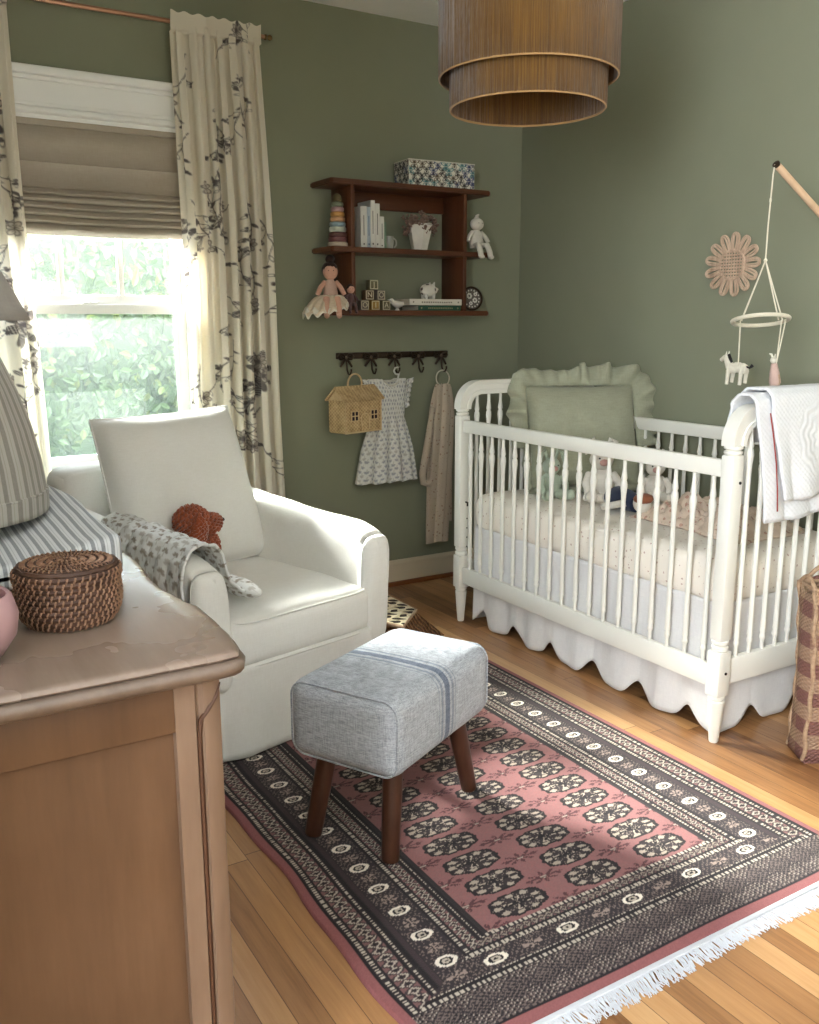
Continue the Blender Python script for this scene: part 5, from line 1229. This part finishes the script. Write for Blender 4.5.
# ceramic bunny, blocks, bird
o = thing('rabbit_figurine', 'small white rabbit figurine behind the alphabet blocks', 'figurine', (1.925, 3.655, ZL)); MB().ell((0, 0, .030), (.017, .016, .030), 3).ell((0, -.002, .068), (.012, .012, .014), 2).build('body', M_ceramic, o)
for q in (-1, 1): MB().tube([(q*.005, 0, .078), (q*.007, .002, .095), (q*.009, .004, .110)], [.003, .0042, .0015], 8).build('ear', M_ceramic, o)
def block(x, z, ch, face, lab, rz, y=3.60):
    s_ = .043; o = thing('alphabet_block', lab, 'toy block', (x, y, z), rz, 'wooden alphabet blocks on the bottom shelf'); h = s_/2
    MB().box((-h, -h, 0), (h, h, s_), .0035).build('cube', face, o)
    fr = MB()
    for a, b in (((-h+.003, .003), (h-.003, .006)), ((-h+.003, s_-.006), (h-.003, s_-.003)), ((-h+.003, .003), (-h+.006, s_-.003)), ((h-.006, .003), (h-.003, s_-.003))): fr.box((a[0], -h-.0008, a[1]), (b[0], -h+.001, b[1]))
    fr.build('border', Mcream, o); V, F = text_mesh(ch, .032); MB().add(V, F, rotT((0, -h-.0006, h), rx=PI/2)).build('letter', Mcream, o, smooth=False)
Mcream = paint('cream_block_paint', (206, 196, 170), .5)
bw = [paint('block_olive', (112, 104, 76), .6, .05), paint('block_grey', (112, 100, 92), .6, .05), paint('block_ochre', (150, 118, 58), .6, .05), paint('block_umber', (92, 72, 48), .6, .05)]
for x, z, ch, f, lab, rz in ((1.947, 0, 'O', bw[1], 'grey letter block, left in the bottom row of blocks', .03), (2.001, 0, 'I', bw[2], 'ochre letter block, middle of the bottom row of blocks', -.02), (2.054, 0, 'A', bw[0], 'olive letter block, right in the bottom row of blocks', .04), (1.973, 1, 'N', bw[3], 'dark brown letter block, left in the second row of blocks', -.06), (2.028, 1, 'O', bw[1], 'grey letter block, right in the second row of blocks', .05), (1.995, 2, 'J', bw[0], 'olive letter block on top of the stack of blocks', -.08)):
    block(x, ZL+z*.0434, ch, f, lab, rz)
o = thing('bird_figurine', 'small white bird figurine between the blocks and the stacked books', 'figurine', (2.122, 3.60, ZL)); MB().tube([(-.030, 0, .040), (-.018, 0, .033), (0, 0, .026), (.020, 0, .028), (.040, 0, .038)], [.009, .013, .018, .013, .003], 14).ell((-.028, 0, .044), (.011, .009, .009), 2).tube([(-.036, 0, .044), (-.050, 0, .046)], [.003, .0008], 6).lathe([(.012, 0), (.010, .004), (.004, .012)], 16).build('body', M_ceramic, o)
# lying books
for nm, z, x0, x1, y0, h, c, lab in (('green', 0, 2.205, 2.432, 3.555, .0225, (42, 84, 66), 'dark green book lying on the bottom shelf under the white one'), ('white', .023, 2.150, 2.428, 3.540, .0270, (212, 206, 192), 'thick white book lying on the green book on the bottom shelf')):
    o = thing('book', lab, 'book', ((x0+x1)/2, y0, ZL+z), 0, 'two books lying on the bottom shelf'); mc = paint(nm+'_book_cloth', c, .55, .03, .05); w_ = (x1-x0)/2
    a_ = MB().box((-w_, 0, 0), (w_, .150, .002), .0008).box((-w_, 0, h-.002), (w_, .150, h), .0008).box((-w_, -.0015, 0), (w_, .002, h), .001).build('cover', mc, o)
    MB().box((-w_+.003, .003, .0021), (w_-.003, .146, h-.0021)).build('pages', M_page, o)
    s_ = MB()
    for k in range(14): s_.box((-w_*.55+k*w_*.085, -.0022, h*.36), (-w_*.55+k*w_*.085+w_*.055, -.0014, h*.60))
    for q in (-1, 1): s_.lathe([(.004, 0), (.004, .001)], 12, rotT((q*w_*.86, -.0012, h/2), rx=PI/2))
    s_.build('spine_print', paint('spine_print_ink', (120, 112, 100) if nm == 'white' else (150, 150, 110), .6), a_)
# piggy bank
o = thing('piggy_bank', 'white ceramic piggy bank with dark flower pattern on the stacked books', 'piggy bank', (2.285, 3.60, ZL+.0505)); mp = MB().ell((0, 0, .040), (.042, .030, .030), 3).ell((.040, -.004, .040), (.012, .013, .013), 2)
b = mp.build('body', dots('floral_pig_glaze', (214, 208, 196), (66, 48, 44), 42, .34, 0), o)
for q in (-1, 1):
    MB().tube([(.018, q*.016, .062), (.022, q*.02, .076)], [.008, .002], 8).build('ear', M_ceramic, o)
    for x in (-.02, .02): MB().tube([(x, q*.014, 0), (x, q*.014, .022)], [.007, .009], 10).build('leg', M_ceramic, o)
# round framed plate
o = thing('round_plate', 'round dark rimmed plate with white flower pattern on the right end of the bottom shelf', 'plate', (2.540, 3.615, ZL), -.12); T = rotT((0, .01, .0565), rx=PI/2-.14)
MB().lathe([(.050, -.006), (.056, -.004), (.056, .008), (.050, .010), (.047, .006)], 40, T, cap=False).build('rim', M_bronze, o); MB().lathe([(.048, .0), (.048, .004)], 40, T).build('disc', paint('taupe_plate_ground', (96, 88, 80), .5), o)
m = MB(); r = random.Random(2)
for cx_, cy_, R in ((-.012, .012, .016), (.016, -.008, .014), (-.006, -.022, .010), (.020, .020, .010)):
    for k in range(7): a = 2*PI*k/7; m.ell(T @ Vector((cx_+R*.62*cos(a), cy_+R*.62*sin(a), .004)), (R*.36, .0016, R*.36), 1)
for k in range(16): a = 2*PI*k/16; m.ell(T @ Vector((.039*cos(a), .039*sin(a), .004)), (.0045, .0016, .0045), 1)
m.build('flower_pattern', M_ceramic, o)
# ------------------------------------------------------------------ bow hook rack
def rack():
    o = thing('hook_rack', 'dark bronze wall rack with five bow shaped hooks', 'hook rack', (2.165, YW, 1.11)); m = M_bronze
    MB().box((1.872, YW-.016, 1.092), (2.468, YW-.002, 1.120), .004).build('bar', m, o, True)
    for x in (1.913, 2.040, 2.163, 2.292, 2.420):
        c = Vector((x, YW-.022, 1.098)); b = MB()
        for s_ in (-1, 1):
            b.tube([c, c+Vector((s_*.014, -.004, .014)), c+Vector((s_*.028, -.003, .015)), c+Vector((s_*.034, -.003, .004)), c+Vector((s_*.028, -.003, -.006)), c+Vector((s_*.014, -.002, -.005)), c], [.006, .0075, .0085, .008, .008, .007, .006], 8, flat=.8)
            b.tube([c, c+Vector((s_*.014, -.004, -.018)), c+Vector((s_*.030, -.002, -.040))], [.006, .0075, .0065], 8, flat=.7)
        bo = b.build('bow', m, o, True); MB().ell(c+Vector((0, -.007, .001)), (.0075, .006, .0075), 2).build('knot', glossy('worn_bronze', (120, 104, 88), .4, metal=.5), bo, True)
        MB().tube([c, c+Vector((0, -.010, -.03)), c+Vector((0, -.014, -.055)), c+Vector((0, -.026, -.072)), c+Vector((0, -.042, -.072)), c+Vector((0, -.052, -.058)), c+Vector((0, -.052, -.048))], [.004, .004, .004, .004, .004, .004, .0045], 8).build('hook', m, o, True)
rack()
HZ = 1.098-.072+.004; HY = YW-.022-.034
# wicker house bag
def housebag():
    M = Mat('woven_wicker', .75, spec=.3); x, y, z = M.xyz(); a = ((x+y)*330).f('SINE')*(z*400).f('SINE'); n = M.noise(M.coord(), 40, 3); big = ((x+y)*110).f('SINE')
    M.color(M.ramp(n*.7+a*.16+.12+big*.05, [(.25, (164, 134, 96)), (.5, (204, 175, 131)), (.8, (226, 202, 160))])); M.bump(a+n, .8, .002)
    o = thing('wicker_house_bag', 'wicker bag shaped like a little house hanging from the first bow hook', 'bag', (1.916, HY-.045, .775), .30)
    W, D, H, Rf = .112, .052, .145, .200      # half widths, wall height, ridge height
    MB().prism([(-W, -D), (W, -D), (W, D), (-W, D)], 0, H, bev=.004).build('body', M.m, o)
    lt = wood('peeled_cane', (190, 160, 116), (214, 188, 146), None, 'x', 60, .6)
    V = [(-W, -D, H), (-W, D, H), (-W, 0, Rf-.008), (W, -D, H), (W, D, H), (W, 0, Rf-.008)]
    for q in (0, 3): MB().add(V[q:q+3], [(0, 2, 1) if q == 0 else (0, 1, 2)]).build('gable', lt, o, smooth=False, solid=.003)
    e, t = .012, .006; r_ = MB()
    for s_ in (-1, 1):
        dn = Vector((0, s_*D, H-(Rf-.008))); dn2 = dn*1.16; a0, a1 = Vector((-W-e, 0, Rf-.006)), Vector((W+e, 0, Rf-.006)); nn = Vector((0, s_*(Rf-H), D)).normalized()*t
        g = MB().grid(lambda u, v: a0*(1-u)+a1*u+dn2*v+Vector((0, 0, .0012*sin(u*190))), 60, 12); V = g.v+[tuple(Vector(p)+nn) for p in g.v]; k = len(g.v); F = g.f+[tuple(i+k for i in f[::-1]) for f in g.f]; r_.add(V, F)
        for x in (-W-e, W+e): r_.tube([Vector((x, 0, Rf-.002)), Vector((x, 0, Rf-.002))+dn2], .0045, 8)
    r_.tube([(-W-e, 0, Rf), (W+e, 0, Rf)], .0045, 8); r_.build('roof', M.m, o)
    dk = paint('dark_window_hole', (48, 30, 40), .8); lt = wood('peeled_cane', (190, 160, 116), (214, 188, 146), None, 'x', 60, .6)
    for x in (-.055, .066):
        w_ = MB().box((x-.020, -D-.0015, .055), (x+.020, -D+.001, .095)).build('window', dk, o); c_ = MB()
        for a in (-.021, 0, .021): c_.tube([(x+a, -D-.002, .053), (x+a, -D-.002, .097)], .0028, 6)
        for b in (.054, .075, .096): c_.tube([(x-.022, -D-.002, b), (x+.022, -D-.002, b)], .0028, 6)
        c_.build('window_bars', lt, w_)
    MB().tube([(-.018+.010, -D-.002, .012)]+[(.010-.026*cos(a)+.0, -D-.002, .062+.022*sin(a)) for a in np.linspace(0, PI, 12)]+[(.036, -D-.002, .012)], .003, 6).build('door', lt, o)
    MB().tube([(-W, -D, H*.5), (-W, -D, H)], .0035, 6).tube([(W, -D, 0), (W, -D, H)], .0035, 6).tube([(-W, -D, 0), (-W, -D, H)], .0035, 6).tube([(-W, -D-.001, .003), (W, -D-.001, .003)], .004, 6).build('edge_cane', lt, o)
    hx = .0; R = .044; zc = HZ-.775-R
    MB().tube([(hx+R*cos(a), .0, zc+R*sin(a)*1.0) for a in np.linspace(0, PI, 20)]+[(hx-R, .004, Rf-.012)], .0042, 8).tube([(hx+R, 0, zc), (hx+R-.003, .004, Rf-.012)], .0042, 8).build('handle', lt, o)
housebag()
# dress on hanger
def dress():
    M = attr('floral_dress_cotton', .95, .25); cv = motifs(.42, .50, .034, .0115, (218, 217, 212), (150, 153, 160), (178, 174, 166), 6); x0 = 2.105; y0 = HY+.002
    hg = MB().tube([(2.163, HY+.0, HZ-.012), (2.150, HY, HZ-.008), (2.143, HY, HZ+.004), (2.150, HY, HZ+.018), (2.163, HY, HZ+.022), (2.172, HY, HZ+.014), (2.170, HY, HZ-.01), (2.160, HY, HZ-.045), (2.155, HY, 1.000-.018)], .0042, 8)
    hg.tube([(2.03, HY+.004, .975), (2.09, HY, .990), (2.155, HY, 1.0-.010), (2.19, HY, .994), (2.215, HY+.004, .985)], .005, 8)
    hg.build('clothes_hanger', glossy('white_plastic', (216, 214, 206), .4), label='small white child clothes hanger on the middle bow hook', cat='hanger')
    o = thing('toddler_dress', 'pale toddler dress with grey-blue flower print hanging on the white hanger', 'dress', (2.12, y0, .52))
    def side(s_):
        def f(u, v):
            # v 0 top..1 hem
            z = 1.000-.475*v; t = u*2-1
            if v < .38: k = v/.38; xl = 2.010+(-.003+.012*sin(k*PI)); xr = 2.208+.006*k
            else: k = (v-.38)/.62; xl = 2.008-.070*k**.8; xr = 2.214+.052*k**.8
            if v < .38: xl += -.0+.018*(k if v < .38 else 1); xr -= .018*k
            else: xl += .018*(1-min(1, k*2)); xr -= .018*(1-min(1, k*2))
            x = xl+(xr-xl)*u; kk = max(0, (v-.36)/.64)
            fold = .020*kk**.6*sin(u*PI*9+.6*sin(u*7)); bulge = .020*(1-t*t)**.5*(1+1.4*kk)
            neck = .028*max(0, 1-((t-.05)/.42)**2) if v < .02 else (.028*max(0, 1-((t-.05)/.42)**2)*max(0, 1-v/.10))
            if s_ > 0: neck *= .35
            y = y0-s_*-1*0+(-1 if s_ < 0 else 1)*(bulge*.9+.002)+fold*(1 if s_ < 0 else .5)*.8
            if s_ > 0: y = min(y, YW-.012)
            return (x, y, z-neck+.004*fold*50*0-.006*kk*sin(u*PI*9))
        return f
    for s_, lab in ((-1, 'front'), (1, 'back')): gridc(MB(), side(s_), 170, 200, cv, .42, .50).build('panel', M, o, True, ang=180, solid=.0012, label=lab+' of the dress')
    for q, xa, xb in ((-1, 2.012, 1.975), (1, 2.208, 2.244)):
        def sl(u, v):
            z = .996-.135*u; R = .016+.020*sin(u*PI*.9)*v+.012*v; return (xa+(xb-xa)*v*(1-.55*u)+q*.004*sin(u*38)*v, y0-.014+.022*sin(u*2.2)+.008*sin(u*40)*v, z+.006*v*(1-u)+.004*sin(u*40)*v)
        gridc(MB(), sl, 90, 20, cv, .20, .06).build('ruffle_sleeve', M, o, True, ang=180, solid=.0015)
    MB().tube([(2.122+.050*t, y0-.021+.010*t*t, 1.0-.030*(1-t*t)-.001) for t in np.linspace(-1, 1, 20)], .004, 8).build('collar', M_wht, o, True)
dress()
# swaddle in a ring
def swaddle():
    M = dots('blush_print_muslin', (190, 175, 157), (150, 122, 110), 46, .20, .3, (128, 118, 98)); cx_ = 2.412; o = thing('muslin_swaddle', 'long beige printed muslin cloth hanging through a white ring on the last bow hook', 'cloth', (cx_, HY, .2))
    R = .037; zc = HZ-R
    MB().tube([(cx_+R*cos(a)*1.0, HY+.004*sin(a), zc+R*sin(a)) for a in np.linspace(0, 2*PI, 40, endpoint=False)], .0034, 8, True).build('ring', glossy('white_wood_ring', (206, 198, 180), .5), o, True)
    def strand(x0, x1, z0, z1, yo, seed, w0, wm):
        def f(u, v):
            a = u*2*PI; z = z0+(z1-z0)*v; w_ = w0+(wm-w0)*min(1, v*5)**.6; c = x0+(x1-x0)*v; rr = 1+.28*sin(a*5+seed+v*2)+.12*sin(a*9+seed*2+v*5); 
            return (c+w_*cos(a)*rr, yo+.024*sin(a)*rr*min(1, .4+v*4), z+.004*sin(a*3))
        return MB().grid(f, 90, 50, True)
    strand(cx_-.006, 2.372, zc-R+.008, .205, HY-.012, 1, .030, .054).build('long_tail', M, o, True, ang=180)
    strand(cx_+.012, 2.428, zc-R+.008, .30, HY+.004, 4, .020, .034).build('back_tail', M, o, True, ang=180)
    pts = [(2.345, HY-.02, .86), (2.322, HY-.022, .74), (2.300, HY-.022, .62), (2.286, HY-.02, .545), (2.292, HY-.018, .505), (2.320, HY-.016, .492), (2.345, HY-.014, .53), (2.352, HY-.012, .62), (2.356, HY-.01, .72)]
    MB().tube(pts, [.016, .020, .022, .022, .021, .020, .018, .016, .012], 18, flat=.8).build('loop', M, o, True, ang=180)
swaddle()

# ------------------------------------------------------------------ light and camera
wd = bpy.data.worlds.new('daylight'); SC.world = wd; wd.use_nodes = True; nt = wd.node_tree; bg = nt.nodes['Background']
bg.inputs[0].default_value = (.84, .885, 1.0, 1); bg.inputs[1].default_value = SKY
def area(name, loc, rot, sx, sy, power, col, portal=False):
    l = bpy.data.lights.new(name, 'AREA'); l.shape = 'RECTANGLE'; l.size, l.size_y = sx, sy; l.energy = power; l.color = col
    if portal: l.cycles.is_portal = True
    o = bpy.data.objects.new(name, l); COL.objects.link(o); o.location = loc; o.rotation_euler = rot; return o
area('window_portal', ((WX0+WX1)/2, YW+.13, (WZ0+1.6)/2), (-PI/2, 0, 0), WX1-WX0, 1.6-WZ0, 1, (1, 1, 1), True)
area('side_window_portal', (-1.48, (RX0+RX1)/2, (RZ0+RZ1)/2), (0, -PI/2, 0), RZ1-RZ0, RX1-RX0, 1, (1, 1, 1), True)
area('side_window_daylight', (-1.34, (RX0+RX1)/2, (RZ0+RZ1)/2), (0, -PI/2-.22, 0), RZ1-RZ0, RX1-RX0, SIDE, (.96, .965, 1))
area('rear_fill_light', ((FX0+FX1)/2, -1.47, (FZ0+FZ1)/2), (PI/2+.80, 0, 0), FX1-FX0, FZ1-FZ0, REAR_FILL, (1, .97, 1))  # added fill lamp behind the camera, lifts camera-facing surfaces and the ceiling
sn = bpy.data.lights.new('sun', 'SUN'); sn.energy = SUN; sn.angle = math.radians(SUNANG); sn.color = (1, .96, .90)
so = bpy.data.objects.new('sun', sn); COL.objects.link(so); d = Vector(SUNDIR).normalized(); so.rotation_euler = d.to_track_quat('-Z', 'Y').to_euler()

cam = bpy.data.cameras.new('camera'); co = bpy.data.objects.new('camera', cam); COL.objects.link(co); SC.camera = co
cam.sensor_fit = 'HORIZONTAL'; cam.sensor_width = 36; cam.lens = 915.66*36/819; cam.clip_start = .05
yaw, pit, rol = .54515, .20357, -.00251
F_ = Vector((sin(yaw)*cos(pit), cos(yaw)*cos(pit), -sin(pit))); r_ = Vector((cos(yaw), -sin(yaw), 0)); u_ = r_.cross(F_)
r2, u2 = r_*cos(rol)+u_*sin(rol), -r_*sin(rol)+u_*cos(rol)
Mx = Matrix((r2, u2, -F_)).transposed().to_4x4(); Mx.translation = (0, 0, 1.25); co.matrix_world = Mx
vs = SC.view_settings; vs.view_transform = 'Standard'; vs.look = 'None'; vs.gamma = 1; vs.use_curve_mapping = False; vs.exposure = EXPO
SC.cycles.max_bounces = 10; SC.cycles.diffuse_bounces = 7; SC.cycles.transparent_max_bounces = 12; SC.cycles.sample_clamp_indirect = 8; SC.cycles.use_denoising = True
try: SC.cycles.denoiser = 'OPENIMAGEDENOISE'; SC.cycles.denoising_input_passes = 'RGB_ALBEDO_NORMAL'
except Exception: pass
